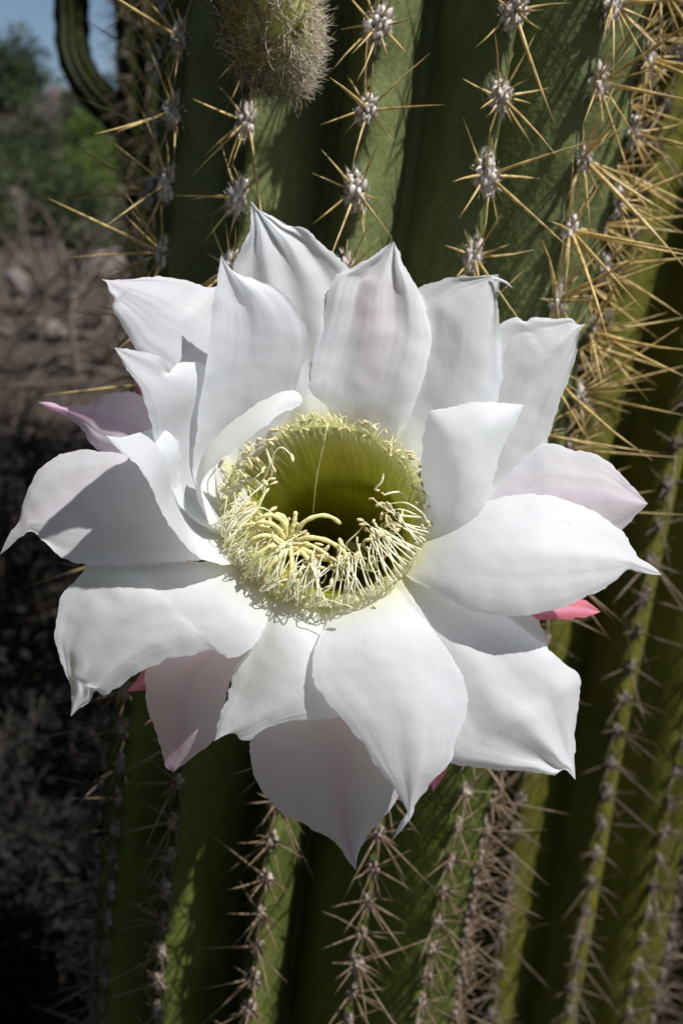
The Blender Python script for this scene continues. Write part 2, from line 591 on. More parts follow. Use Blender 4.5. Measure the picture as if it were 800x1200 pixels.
class Column:
    def __init__(self, axis, rr, depth, phase, ribs=RIBS, zsp=None, seed=0, crest=.19, deep=None):
        """axis: list of world points bottom -> top; phase: rib angle (deg) from 'towards -Y', to the right positive"""
        A = catmull([tuple(p) for p in axis], 400)
        self.A = [Vector(a) for a in A]
        self.L = sum((self.A[i + 1] - self.A[i]).length for i in range(399))
        self.rr, self.rv, self.phase, self.ribs, self.seed = rr, rr - depth, math.radians(phase), ribs, seed
        self.crest, self.deep = crest, deep
        self.zsp = zsp or (lambda z: .022)
        # areole positions along each rib (arc length), walked from the top so that neighbours alternate
        self.areoles = []
        for k in range(ribs):
            s = self.L - .02 - (0.5 if k % 2 else 0.0) * .024
            while s > .05:
                self.areoles.append((k, s))
                s -= self.zsp(self.point(s).z) * (1 + .10 * noise.noise(Vector((k * 7.7, s * 31, seed))))

    def point(self, s):
        q = max(0, min(1, s / self.L)) * 399
        i = min(int(q), 398)
        return self.A[i].lerp(self.A[i + 1], q - i)

    def frame(self, s):
        t = (self.point(min(s + .01, self.L)) - self.point(max(s - .01, 0))).normalized()
        e1 = Vector((0, -1, 0)); e1 = (e1 - t * e1.dot(t)).normalized()
        e2 = Vector((1, 0, 0)); e2 = (e2 - t * e2.dot(t) - e1 * e2.dot(e1)).normalized()
        return t, e1, e2

    def taper(self, s):
        d = (self.L - s) / (self.rr * 1.3)
        return math.sqrt(max(0.0, 1 - (1 - min(1, d)) ** 2)) if d < 1 else 1.0

    def valley(self, z):
        if self.deep is None: return self.rv
        return self.rr - (self.deep + (self.rr - self.rv - self.deep) * max(0, min(1, (z - .98) / .2)))

    def wob(self, k, s):
        return 1 + .035 * noise.noise(Vector((k * 3.1, s * 5.0, self.seed)))

    def surf(self, th, s, notch=0.0):
        f = (th - self.phase) / (2 * math.pi / self.ribs)
        k = round(f)
        x = abs(f - k) * 2
        e = self.crest
        prof = 1 - (math.sqrt(x * x + e * e) - e) / (math.sqrt(1 + e * e) - e)
        prof = prof ** .86
        c = self.point(s)
        t, e1, e2 = self.frame(s)
        tp = self.taper(s)
        rv = self.valley(c.z)
        r = (rv + (self.rr - rv) * prof) * tp * self.wob(k % self.ribs, s)
        r += notch * max(0.0, 1 - x * 2.2)
        n = e1 * math.cos(th) + e2 * math.sin(th)
        return c + n * r, n, t

    def body(self, name, material, root, ds=.006, per=14):
        nr = int(self.L / ds)
        na = self.ribs * per
        by = {}
        for k, s in self.areoles: by.setdefault(k, []).append(s)
        by = {k: np.array(v) for k, v in by.items()}
        vs, fs = [], []
        for j in range(nr + 1):
            s = self.L * j / nr
            s = min(s, self.L - 1e-4)
            notch = {k: .0040 * math.exp(-((np.min(np.abs(v - s))) / .0055) ** 2) - .0016 for k, v in by.items()}
            for i in range(na):
                th = self.phase + 2 * math.pi * i / na
                k = round(i / per) % self.ribs
                p, n, t = self.surf(th, s, notch.get(k, 0) * self.taper(s))
                vs.append(p)
        for j in range(nr):
            for i in range(na):
                a = j * na + i; b = j * na + (i + 1) % na
                fs.append((a, b, b + na, a + na))
        fs.append(tuple(range(nr * na, (nr + 1) * na)))
        return part(name, vs, fs, material, root)

    def dress(self, root, mspine, mwool, n_sp, len_r, len_c, wool, zlo, zhi, limit=300, seed=1, keep=lambda k, s: True, back=True, boost=lambda th: (1.0, 0)):
        """areoles (wool + spines) along the ribs"""
        rnd = random.Random(seed)
        shown, rest_w, rest_s = [], Bag(), Bag()
        for k, s in self.areoles:
            th = self.phase + 2 * math.pi * k / self.ribs
            p, n, t = self.surf(th, s, .001)
            if p.z < zlo or p.z > zhi or not keep(k, s): continue
            # the ridge leans outward: use the radial direction as the areole's normal
            b = t.cross(n).normalized()
            px, py, d = project(p)
            face = n.dot((C - p).normalized())
            vis = -40 < px < 840 and -40 < py < 1240 and face > -.3 and not in_flower(px, py)
            ws = (wool(p.z) if callable(wool) else wool) * rnd.uniform(.85, 1.15)
            up = t
            mw = Matrix((( b.x, up.x, n.x, p.x), (b.y, up.y, n.y, p.y), (b.z, up.z, n.z, p.z), (0, 0, 0, 1)))
            w_m = mw @ Matrix.Rotation(rnd.uniform(-.3, .3), 4, 'Z') @ Matrix.Diagonal((ws * .78, ws * rnd.uniform(1.05, 1.35), ws * .72, 1))
            sp = []
            fk, extra = boost((th + math.pi) % (2 * math.pi) - math.pi) if p.z > 1.1 else (1.0, 0)
            cnt = n_sp + rnd.randint(-2, 2) + extra
            for q in range(cnt):
                a = 2 * math.pi * (q + rnd.uniform(-.35, .35)) / cnt
                el = rnd.uniform(.18, .75)
                ln = rnd.uniform(*len_r) * fk
                if rnd.random() < .12: ln *= rnd.uniform(1.3, 2.2)
                if rnd.random() < .12: continue
                sp.append((a, el, ln))
            for q in range(rnd.choice((1, 1, 2, 2, 3)) + extra // 2):
                sp.append((rnd.uniform(0, 2 * math.pi), rnd.uniform(.85, 1.4), rnd.uniform(*len_c) * fk))
            mats = []
            for a, el, ln in sp:
                dirv = (b * math.cos(a) + up * math.sin(a)) * math.cos(el) + n * math.sin(el)
                dirv = (dirv + Vector((0, 0, -.10))).normalized()
                q = dirv.to_track_quat('Z', 'Y').to_matrix().to_4x4()
                base = p + dirv * ws * .35
                rad = min(1.7, max(.62, .0165 / ln))
                mats.append((Matrix.Translation(base) @ q @ Matrix.Rotation(rnd.uniform(0, 6.28), 4, 'Z') @
                             Matrix.Diagonal((ln * rad, ln * rad, ln, 1)), rnd.randrange(len(SPINE_SHAPES)), ln))
            kind = rnd.randrange(4)
            if vis:
                shown.append((d, w_m, kind, mats, p))
            elif back:
                rest_w.add(([w_m @ v for v in WOOL_SHAPES[kind][0]], WOOL_SHAPES[kind][1]))
                for m_, kk, ln in mats:
                    rest_s.add(([m_ @ v for v in SPINE_SHAPES[kk][0]], SPINE_SHAPES[kk][1]))
        shown.sort(key=lambda e: e[0])
        count = 0
        for i, (d, w_m, kind, mats, p) in enumerate(shown):
            if i >= limit:
                rest_w.add(([w_m @ v for v in WOOL_SHAPES[kind][0]], WOOL_SHAPES[kind][1]))
                for m_, kk, ln in mats:
                    rest_s.add(([m_ @ v for v in SPINE_SHAPES[kk][0]], SPINE_SHAPES[kk][1]))
                continue
            ao = put('areole', wool_mesh(kind, mwool), root, w_m)
            for m_, kk, ln in mats:
                if count < 300:
                    put('spine', spine_mesh(kk, mspine), ao, m_); count += 1
                else:
                    rest_s.add(([m_ @ v for v in SPINE_SHAPES[kk][0]], SPINE_SHAPES[kk][1]))
        if rest_w.v:
            tag(part('areole_wool', rest_w.v, rest_w.f, M[mwool], root), kind='stuff')
        if rest_s.v:
            tag(part('spines', rest_s.v, rest_s.f, M[mspine], root), kind='stuff')


def axis_through(pts_cam, top_z, lean_keep=True):
    """extend an axis given by points in view down to the ground and up to top_z"""
    a, b = pts_cam[0], pts_cam[-1]          # low, high
    d = (b - a).normalized()
    out = []
    gz = terrain_z(a.x, a.y)
    k = (a.z - (gz - .08)) / d.z
    foot = a - d * k * 1.0
    foot.x = a.x + (foot.x - a.x) * .6
    foot.y = a.y + (foot.y - a.y) * .6
    out.append(foot)
    out.append(a.lerp(foot, .5) + Vector(((a.x - foot.x) * .1, 0, 0)))
    out += list(pts_cam)
    k = (top_z - b.z) / d.z
    out.append(b + d * k * .5)
    out.append(b + d * k)
    return out


main_axis = axis_through([ray(330, 1100, .556), ray(392, 640, .490), ray(455, 170, .440)], 1.95)
main_root = empty('cactus_column', (main_axis[0].x, main_axis[0].y, terrain_z(main_axis[0].x, main_axis[0].y)))
tag(main_root, 'thick ribbed green cactus column with golden spines behind the white flower', 'cactus', 'cactus columns of the clump', kind='thing')
main_col = Column(main_axis, .100, .038, -7, deep=.056, zsp=lambda z: .0165 + .0105 * max(0, min(1, (z - .95) / .25)), seed=2.2)
main_col.body('body', M['cactus_a'], main_root)
main_col.dress(main_root, 'spine_a', 'wool', 10, (.008, .020), (.014, .040), lambda z: .0044 + .0018 * max(0, min(1, (z - 1.0) / .25)), .75, 1.95, seed=5,
               boost=lambda th: (1.4, 5) if th > .75 else ((1.3, 1) if th < -.8 else (1.0, 0)))

axis2 = axis_through([ray(590, 1150, .85), ray(690, 500, .683), ray(790, 100, .62)], 1.9)
root2 = empty('cactus_column', (axis2[0].x, axis2[0].y, terrain_z(axis2[0].x, axis2[0].y)))
tag(root2, 'yellowish olive ribbed cactus column standing beside and behind the green column', 'cactus', 'cactus columns of the clump', kind='thing')
col2 = Column(axis2, .120, .030, -17, zsp=lambda z: .023, seed=8.1, crest=.5)
col2.body('body', M['cactus_b'], root2, ds=.009, per=12)
col2.dress(root2, 'spine_b', 'wool_old', 7, (.010, .026), (.02, .05), .0052, .45, 1.9, seed=9)


def far_column(foot, top, rr, label, mname, seed, arms=(), phase=0, spines=True):
    x, y = foot
    gz = terrain_z(x, y)
    root = empty('cactus_column', (x, y, gz))
    tag(root, label, 'cactus', 'cactus columns of the clump', kind='thing')
    c = Column([Vector((x, y, gz - .05)), Vector((x + (top[0] - x) * .4, y + (top[1] - y) * .4, (gz + top[2]) / 2)), Vector(top)],
               rr, rr * .34, phase, ribs=12, zsp=lambda z: .035, seed=seed)
    c.body('body', M[mname], root, ds=.02, per=10)
    if spines:
        c.dress(root, 'spine_b', 'wool_old', 5, (.02, .04), (.03, .05), .0038, gz + .3, top[2], limit=40, seed=int(seed))
    for pts, r2 in arms:
        a = Column([Vector(p) for p in pts], r2, r2 * .34, 10, ribs=11, zsp=lambda z: .04, seed=seed + 1)
        a.body('arm', M[mname], root, ds=.02, per=10)
    return root


# candelabra cactus beyond, upper left: trunk and one arm with a slit of sky between
cb = ray(172, 40, 1.75)
ca = ray(84, 20, 1.75)
cj = ray(100, 94, 1.75)
cm = ray(86, 60, 1.75)
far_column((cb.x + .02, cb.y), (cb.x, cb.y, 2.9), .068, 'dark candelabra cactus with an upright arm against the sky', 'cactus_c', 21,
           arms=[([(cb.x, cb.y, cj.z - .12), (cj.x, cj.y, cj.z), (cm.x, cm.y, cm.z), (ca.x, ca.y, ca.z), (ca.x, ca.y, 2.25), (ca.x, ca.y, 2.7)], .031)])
# columns added out of frame on the right to shade the ground at left
for i, (x, y, h, r) in enumerate([(.62, .82, 2.15, .11), (.95, 1.25, 2.5, .12), (.60, 1.30, 2.2, .11), (1.05, .80, 2.3, .11), (.80, 1.75, 2.6, .12), (1.35, 1.15, 2.7, .12), (.50, 1.02, 2.25, .10)]):
    far_column((x, y), (x + .06, y + .02, h), r,
               ['tall cactus column next to the olive column', 'tall cactus column deep in the clump', 'cactus column behind the olive column',
                'cactus column at the sunny side of the clump', 'tall cactus column at the back of the clump', 'tallest cactus column at the edge of the clump', 'slender cactus column just behind the olive column'][i],
               'cactus_b', 30 + i * 3, phase=i * 7, spines=False)
for i, (x, y, h, r) in enumerate([(-.42, .42, 2.2, .11), (-.70, .95, 2.5, .12), (-.78, .15, 2.3, .11), (-.55, -.25, 2.2, .11)]):  # columns added out of view to cut the sky light from the left
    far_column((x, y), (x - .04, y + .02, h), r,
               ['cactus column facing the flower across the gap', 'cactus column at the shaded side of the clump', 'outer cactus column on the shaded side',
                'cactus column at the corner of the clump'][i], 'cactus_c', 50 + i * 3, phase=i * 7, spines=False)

# ---------------------------------------------------------------- the flower
FLOWER = empty('cactus_flower', fl(390, 700, -330))
tag(FLOWER, 'large open white cactus flower with pale pink outer petals and green throat', 'flower')

WHITE = np.array((.935, .955, .982))
PINK = np.array((.86, .54, .74))
CREAM = np.array((.90, .89, .64))
GREENISH = np.array((.80, .80, .38))


def petal(L, Rr, hL, hM, hR, pink=0.0, rib=0.0, tip=0.0, pleat=(0, 3, 0), mid=None, nu=88, nv=48, wave=2.0, cream=1.0,
          name='petal', base_col=None, material='petal', curl=0.0, lay=None):
    """one petal from its two traced margins (base -> tip) and height profiles along left margin, middle and right margin"""
    global PSEED
    PSEED += 1
    sd = PSEED * 5.3
    wave *= .72
    if lay is not None:      # the base sits on the rim of the throat; lay counts layers outwards
        def onrim(p):
            t = math.atan2((602 - p[1]) / 106, (p[0] - 380) / 118)
            k = .915 + .03 * lay
            return (380 + 118 * k * math.cos(t), 602 - 106 * k * math.sin(t))
        L, Rr = [onrim(L[0])] + L[1:], [onrim(Rr[0])] + Rr[1:]
        mb = onrim(((L[0][0] + Rr[0][0]) / 2, (L[0][1] + Rr[0][1]) / 2))
        hb = lambda q: -31 + .03 * lay * 180 + .41 * (q[1] - 604)
        hL, hM, hR = [hb(L[0])] + hL[1:], [hb(mb)] + hM[1:], [hb(Rr[0])] + hR[1:]
        if mid is not None: mid = [mb] + mid[1:]
    A = catmull(L, nu); B = catmull(Rr, nu)
    a, m, b = keys(hL, nu), keys(hM, nu), keys(hR, nu)
    Mx = catmull(mid, nu) if mid is not None else (A + B) / 2
    if lay is not None and mid is None:
        off = np.array(mb) - (A[0] + B[0]) / 2
        for i in range(nu): Mx[i] = Mx[i] + off * max(0, 1 - i / (nu - 1) / .35) ** 2
    verts, cols, uvs = [], [], []
    for i in range(nu):
        u = i / (nu - 1)
        w = np.linalg.norm(A[i] - B[i])
        for j in range(nv):
            v = j / (nv - 1)
            l0 = 2 * (v - .5) * (v - 1); l1 = 4 * v * (1 - v); l2 = 2 * v * (v - .5)
            xy = A[i] * l0 + Mx[i] * l1 + B[i] * l2
            h = a[i] * l0 + m[i] * l1 + b[i] * l2
            env = min(1, w / 60)
            e = abs(v - .5) * 2
            grow = u ** 1.2
            h += pleat[0] * math.sin(2 * math.pi * pleat[1] * v + pleat[2] + .9 * noise.noise(Vector((u * 2, sd, 0)))) * grow * env
            # fine folds that fan out from the base, deeper towards the margin
            h += wave * env * (.35 + .65 * e) * grow * (noise.noise(Vector((v * 9, u * 1.6, sd))) * 1.2 + .5 * noise.noise(Vector((v * 22, u * 2.2, sd + 9))))
            h += 1.3 * wave * noise.noise(Vector((v * 2.2, u * 3.0, sd + 3)))
            h += .9 * min(1, wave) * env * noise.noise(Vector((xy[0] * .05, xy[1] * .05, sd)))
            h += 2.6 * env * e ** 3 * grow * noise.noise(Vector((u * 8.5, sd + (7 if v > .5 else 0), 2.0)))
            if curl: h -= curl * max(0, e - .8) * 5 * env
            # the margin is not a clean line
            if 0 < i < nu - 1 and e > .97 and w > 12:
                xy = xy + (np.array((noise.noise(Vector((u * 24, sd, v * 3))), noise.noise(Vector((u * 24, sd + 4, v * 3)))))) * 2.2 + np.array((noise.noise(Vector((u * 60, sd, v * 3))), noise.noise(Vector((u * 60, sd + 4, v * 3))))) * 1.5
            verts.append(fl(xy[0], xy[1], h))
            k = pink + rib * math.exp(-((v - .5) / .13) ** 2) * min(1, u * 1.3) + tip * max(0, u - .72) / .28
            k += .06 * noise.noise(Vector((u * 4, v * 7, sd))) * (pink + rib > .02)
            k = max(0, min(1, k))
            bc = WHITE if base_col is None else base_col
            c = bc * (1 - k) + PINK * k
            cr = cream * max(0, 1 - u / .20) ** 1.4
            c = c * (1 - cr) + CREAM * cr
            if lay is not None:
                g2 = max(0, 1 - u / (.085 + .03 * noise.noise(Vector((v * 14, sd, 1))))) ** 1.1
                c = c * (1 - g2) + GREENISH * g2
            cols.append((*c, 1)); uvs.append((u, v))
    faces = [(i * nv + j, i * nv + j + 1, (i + 1) * nv + j + 1, (i + 1) * nv + j) for i in range(nu - 1) for j in range(nv - 1)]
    return part(name, verts, faces, M[material], FLOWER, cols=cols, uvs=uvs)


PSEED = 0
# --- bottom, nearest petal
P13 = petal([(395, 712), (380, 735), (369, 761), (366, 791), (375, 812), (399, 840), (420, 866), (444, 902), (460, 922), (470, 936), (477, 952), (479, 964)],
      [(470, 692), (482, 709), (505, 735), (528, 767), (541, 790), (548, 816), (544, 842), (534, 868), (528, 892), (505, 918), (490, 938), (483, 950), (479, 964)],
      [12, 50, 62, 64, 60, 48], [14, 60, 73, 75, 67, 48], [12, 52, 64, 60, 56, 46], pleat=(2.0, 2, .6), wave=2.2, lay=0)
petal([(482, 935), (478, 950), (468, 966), (459, 986)], [(486, 940), (484, 954), (476, 966), (459, 986)],
      [40, 38, 35, 30], [44, 42, 38, 30], [40, 38, 35, 30], nu=16, nv=8, wave=.5, cream=0, name='petal')
# --- lower right
petal([(490, 672), (540, 700), (593, 723), (638, 757), (664, 780), (680, 793), (679, 812), (677, 832), (674, 855), (673, 887), (674, 914)],
      [(430, 705), (470, 760), (500, 830), (515, 880), (528, 894), (563, 900), (593, 903), (622, 904), (648, 909), (661, 902), (674, 914)],
      [0, -8, -4, -8, -12, -4], [12, 18, 28, 28, 22, 6], [10, 12, 14, 16, 18, 6], pleat=(5.5, 2.4, .4), wave=3.0, pink=.02, lay=1)
petal([(500, 662), (560, 688), (600, 702), (625, 722), (636, 736), (642, 757), (646, 772)], [(480, 700), (540, 740), (600, 765), (630, 770), (646, 772)],
      [-25, -18, -12, -8, -10], [-25, -14, -10, -10, -10], [-25, -20, -18, -14, -10], wave=1.5, nu=30, nv=20)
# --- lower middle
petal([(308, 700), (305, 735), (290, 765), (276, 780), (271, 800), (264, 824), (256, 848), (251, 869)],
      [(402, 715), (392, 760), (394, 800), (402, 838), (381, 843), (360, 845), (339, 846), (312, 854), (292, 866), (282, 867), (275, 858), (262, 858), (251, 869)],
      [10, 26, 24, 26, 28], [12, 46, 50, 44, 28], [10, 34, 40, 38, 28], mid=[(352, 712), (346, 755), (330, 800), (300, 838), (251, 869)], wave=2.6, pleat=(1.8, 2, 1), lay=0.5)
# --- lower left
petal([(272, 664), (220, 658), (160, 657), (115, 660), (102, 664), (94, 675), (80, 687), (70, 704), (67, 724), (64, 750), (69, 765), (75, 788), (82, 802), (84, 819), (83, 840)],
      [(312, 708), (310, 735), (292, 762), (266, 771), (249, 763), (225, 767), (198, 773), (175, 782), (151, 795), (134, 809), (123, 815), (112, 809), (106, 822), (94, 829), (83, 840)],
      [-4, 6, 14, 18, 20, 18], [14, 38, 44, 40, 32, 18], [14, 42, 48, 44, 34, 18], pleat=(3.6, 2.3, 2.2), wave=3.4, tip=.06, lay=0.5)
# --- pale pink petal under it
petal([(285, 720), (230, 745), (192, 765), (171, 785), (171, 812), (173, 832), (180, 849), (185, 866), (190, 883), (195, 900), (203, 905)],
      [(320, 730), (290, 765), (272, 795), (266, 812), (258, 845), (250, 868), (232, 883), (212, 898), (203, 905)],
      [-14, -22, -28, -36, -48], [-8, -2, -8, -22, -48], [-14, -16, -22, -32, -48], pink=.40, rib=.28, tip=.30, wave=2.0, lay=2.5)
# --- bottom petal behind
petal([(355, 720), (322, 790), (298, 850), (293, 880), (295, 897), (302, 919), (313, 935), (332, 955), (360, 968), (384, 982), (398, 993), (406, 1007), (417, 1020)],
      [(470, 735), (482, 850), (478, 905), (466, 933), (456, 949), (442, 966), (428, 985), (419, 1004), (417, 1020)],
      [-10, -14, -20, -26, -30], [-4, 10, 8, -8, -30], [-10, -8, -14, -22, -30], pink=.18, rib=.42, tip=.2, wave=2.2, pleat=(2, 1.5, .5),
      mid=[(410, 730), (400, 830), (398, 920), (406, 980), (417, 1020)], lay=2)
# --- left
petal([(264, 655), (228, 598), (188, 552), (148, 533), (112, 528), (90, 528), (69, 533), (48, 548), (36, 566), (30, 581), (26, 592), (22, 612), (11, 626), (0, 650)],
      [(276, 672), (234, 657), (170, 660), (108, 662), (87, 659), (69, 650), (55, 638), (45, 629), (36, 623), (24, 629), (9, 643), (0, 650)],
      [-22, -8, 2, 6, 8, 4], [-12, 8, 18, 22, 18, 4], [0, 22, 28, 28, 24, 4], pink=.14, rib=.08, wave=2.2, pleat=(1.5, 2, 0), lay=1)
# --- left, purple tinted, behind
petal([(250, 590), (205, 500), (175, 470), (152, 459), (130, 461), (119, 464), (114, 470), (105, 473), (86, 475), (74, 475), (58, 471), (45, 471)],
      [(245, 630), (170, 565), (130, 535), (111, 525), (103, 516), (99, 506), (86, 494), (71, 484), (56, 479), (45, 471)],
      [-50, -46, -40, -34, -28], [-45, -30, -22, -18, -28], [-45, -36, -30, -26, -28], pink=.42, rib=.40, tip=.45, wave=2.0, lay=2.5)
# --- upper left outer
petal([(245, 560), (218, 480), (197, 440), (178, 425), (160, 411), (150, 392), (140, 375), (131, 361), (135, 351), (128, 342), (125, 331), (119, 327)],
      [(300, 550), (290, 440), (272, 370), (256, 337), (243, 336), (235, 334), (215, 327), (182, 324), (160, 326), (145, 327), (130, 328), (119, 327)],
      [-50, -10, 22, 42, 54], [-58, -26, 8, 36, 54], [-66, -50, -30, 8, 54], pink=.05, rib=.05, tip=.12, wave=2.6, pleat=(1.5, 2, .4), lay=2)
# --- top (pleated)
petal([(330, 520), (300, 440), (283, 370), (273, 312), (278, 298), (287, 282), (293, 265), (294, 250), (294, 235)],
      [(420, 500), (424, 430), (422, 360), (412, 318), (395, 300), (380, 288), (365, 272), (352, 266), (337, 263), (320, 253), (305, 247), (294, 235)],
      [-72, -60, -50, -40, -30, -20], [-78, -66, -58, -48, -36, -20], [-78, -70, -66, -62, -50, -20], wave=6.0, pleat=(7.5, 3.1, 1.3),
      mid=[(375, 510), (360, 430), (347, 360), (328, 296), (294, 235)], lay=1.5)
# --- top middle
petal([(362, 520), (362, 450), (376, 380), (394, 322), (410, 315), (425, 306), (440, 298), (450, 290), (461, 282)],
      [(476, 520), (494, 450), (505, 398), (502, 375), (496, 352), (489, 337), (482, 325), (473, 310), (467, 295), (461, 282)],
      [-66, -64, -61, -57, -51, -46], [-74, -53, -46, -43, -42, -46], [-60, -51, -47, -45, -44, -46], wave=6.0, pleat=(4.5, 2.6, .2), lay=0.5)
# --- top right, with hooked tip
petal([(462, 530), (478, 440), (488, 370), (490, 339), (510, 330), (530, 324), (550, 323), (570, 323), (584, 321)],
      [(500, 590), (545, 540), (575, 490), (588, 440), (587, 410), (585, 375), (583, 350), (585, 335), (584, 321)],
      [-62, -58, -56, -54, -52, -49], [-62, -52, -46, -43, -44, -49], [-50, -47, -47, -47, -48, -49], wave=4.0, pleat=(3.5, 1.6, 2.6), lay=1)
petal([(576, 323), (586, 326), (594, 330), (601, 338)], [(578, 330), (587, 330), (594, 333), (601, 338)], [-45, -42, -39, -36], [-42, -39, -37, -36], [-45, -42, -39, -36], nu=14, nv=6, wave=.3, cream=0)
# --- right upper
petal([(490, 575), (535, 500), (568, 430), (583, 382), (592, 375), (604, 372), (615, 376), (622, 372), (645, 373), (668, 373), (677, 380), (687, 379)],
      [(505, 612), (560, 600), (606, 572), (630, 542), (640, 520), (650, 490), (658, 465), (668, 440), (676, 410), (678, 390), (687, 379)],
      [-64, -60, -57, -55, -55, -56], [-58, -50, -46, -46, -49, -56], [-46, -42, -44, -48, -52, -56], wave=4.0, pleat=(2.6, 2.2, .5), pink=.02, lay=1.5)
# --- right, behind the big one (pink rib)
petal([(500, 612), (560, 585), (606, 545), (637, 519), (650, 520), (672, 527), (698, 532), (715, 543), (725, 553), (745, 575), (759, 590)],
      [(500, 640), (560, 640), (640, 645), (700, 635), (728, 621), (745, 604), (759, 590)],
      [-54, -52, -46, -40, -34, -26], [-46, -34, -22, -16, -18, -26], [-48, -40, -34, -30, -28, -26], pink=.13, rib=.26, tip=.15, wave=2.2, pleat=(1.5, 1.5, 2), lay=2)
# --- big right petal
petal([(500, 622), (530, 608), (568, 590), (590, 583), (615, 580), (640, 580), (660, 585), (690, 597), (710, 610), (726, 621), (740, 640), (748, 653), (760, 660), (770, 668), (775, 674)],
      [(482, 684), (530, 706), (560, 718), (590, 722), (620, 721), (650, 714), (685, 700), (710, 688), (722, 680), (735, 668), (745, 669), (760, 673), (775, 674)],
      [-24, -2, 10, 14, 10, 0], [-10, 38, 58, 56, 38, 0], [4, 36, 52, 50, 32, 0], wave=2.6, pleat=(2.0, 2.2, 1.0), lay=0.5)
# --- inner right, standing cup petal
petal([(497, 640), (496, 590), (493, 550), (495, 519), (499, 492), (504, 481), (532, 476), (556, 471), (590, 472), (614, 474)],
      [(512, 645), (529, 633), (550, 618), (568, 591), (580, 555), (586, 531), (600, 503), (608, 488), (614, 474)],
      [-30, -16, -2, 14, 30, 40], [-20, 12, 34, 46, 48, 40], [-12, 2, 14, 24, 34, 40], wave=1.8, mid=[(504, 642), (522, 600), (535, 555), (555, 510), (614, 474)], lay=0)
# --- inner left petals
petal([(250, 620), (228, 565), (230, 510), (234, 470), (240, 440), (243, 410), (247, 380), (250, 350), (255, 325), (259, 298)],
      [(320, 560), (332, 500), (348, 450), (360, 405), (357, 382), (345, 358), (325, 338), (303, 328), (280, 321), (267, 313), (259, 298)],
      [-30, 4, 28, 48, 62, 74], [-54, -34, -4, 26, 52, 74], [-60, -40, -10, 18, 46, 74], wave=3.0, pleat=(6.0, 1.5, .9),
      mid=[(280, 600), (275, 520), (288, 440), (290, 370), (259, 298)], lay=0)
petal([(262, 640), (222, 605), (195, 560), (180, 510), (172, 478), (163, 452), (148, 432), (134, 407)],
      [(268, 620), (255, 580), (246, 530), (244, 480), (243, 430), (222, 424), (206, 427), (197, 437), (188, 418), (165, 412), (134, 407)],
      [-20, 30, 76, 118, 160], [-34, 4, 44, 98, 160], [-40, -18, 12, 64, 160], wave=2.0, pleat=(2.5, 1.5, .4),
      mid=[(262, 628), (228, 580), (208, 520), (196, 460), (134, 407)], lay=0.5)
petal([(272, 679), (240, 657), (208, 628), (188, 598), (175, 567), (160, 545), (140, 528), (124, 510)],
      [(264, 650), (240, 630), (222, 600), (210, 560), (208, 516), (190, 503), (165, 506), (143, 512), (124, 510)],
      [6, 54, 86, 110, 126], [-14, 24, 56, 92, 126], [-24, 4, 34, 78, 126], wave=1.6, mid=[(262, 662), (226, 632), (200, 590), (184, 535), (124, 510)], lay=0)
# --- the small petal curling over the throat
petal([(262, 640), (238, 600), (229, 568), (238, 532), (260, 505), (290, 480), (320, 463), (340, 457), (353, 464), (354, 471)],
      [(275, 640), (256, 606), (236, 567), (258, 540), (285, 518), (310, 500), (325, 487), (343, 479), (350, 476), (354, 471)],
      [-20, 16, 38, 50, 56, 54], [-20, 26, 52, 64, 68, 54], [-20, 28, 56, 68, 70, 54], wave=1.2, nu=44, nv=24)
# --- extra inner cream faces at the left of the throat
petal([(262, 655), (240, 620), (214, 590), (206, 556)], [(300, 600), (285, 570), (262, 545), (206, 556)], [-30, -26, -22, -22], [-40, -40, -34, -22], [-50, -50, -46, -22], nu=24, nv=20, wave=1.2, cream=1.4)

# --- red-pink outer sepals
SEP = np.array((.60, .13, .16))
for (A_, B_, h0) in [
    ([(600, 716), (640, 706), (681, 702), (704, 717)], [(600, 726), (640, 727), (690, 722), (704, 717)], -60),
    ([(180, 470), (165, 452), (155, 443)], [(185, 485), (168, 470), (155, 443)], -55),
    ([(180, 770), (165, 790), (148, 811)], [(190, 800), (172, 808), (148, 811)], -62),
    ([(520, 880), (525, 898), (508, 928)], [(500, 890), (500, 912), (508, 928)], -40),
    ([(330, 840), (300, 880), (310, 900)], [(370, 850), (340, 890), (310, 900)], -75),
    ([(600, 640), (680, 640), (690, 650)], [(590, 660), (660, 665), (690, 650)], -85),
    ([(400, 400), (430, 350), (440, 340)], [(440, 400), (455, 360), (440, 340)], -110),
    ([(230, 400), (240, 360), (262, 350)], [(270, 420), (265, 380), (262, 350)], -105)]:
    A2 = [(390 + (A_[0][0] - 390) * .45, 640 + (A_[0][1] - 640) * .45)] + A_
    B2 = [(390 + (B_[0][0] - 390) * .45, 640 + (B_[0][1] - 640) * .45)] + B_
    petal(A2, B2, [h0 - 50, h0, h0], [h0 - 45, h0 + 6, h0], [h0 - 50, h0, h0], nu=24, nv=12, wave=.8, cream=0, name='sepal', base_col=SEP, rib=.35, pink=.08, material='sepal')


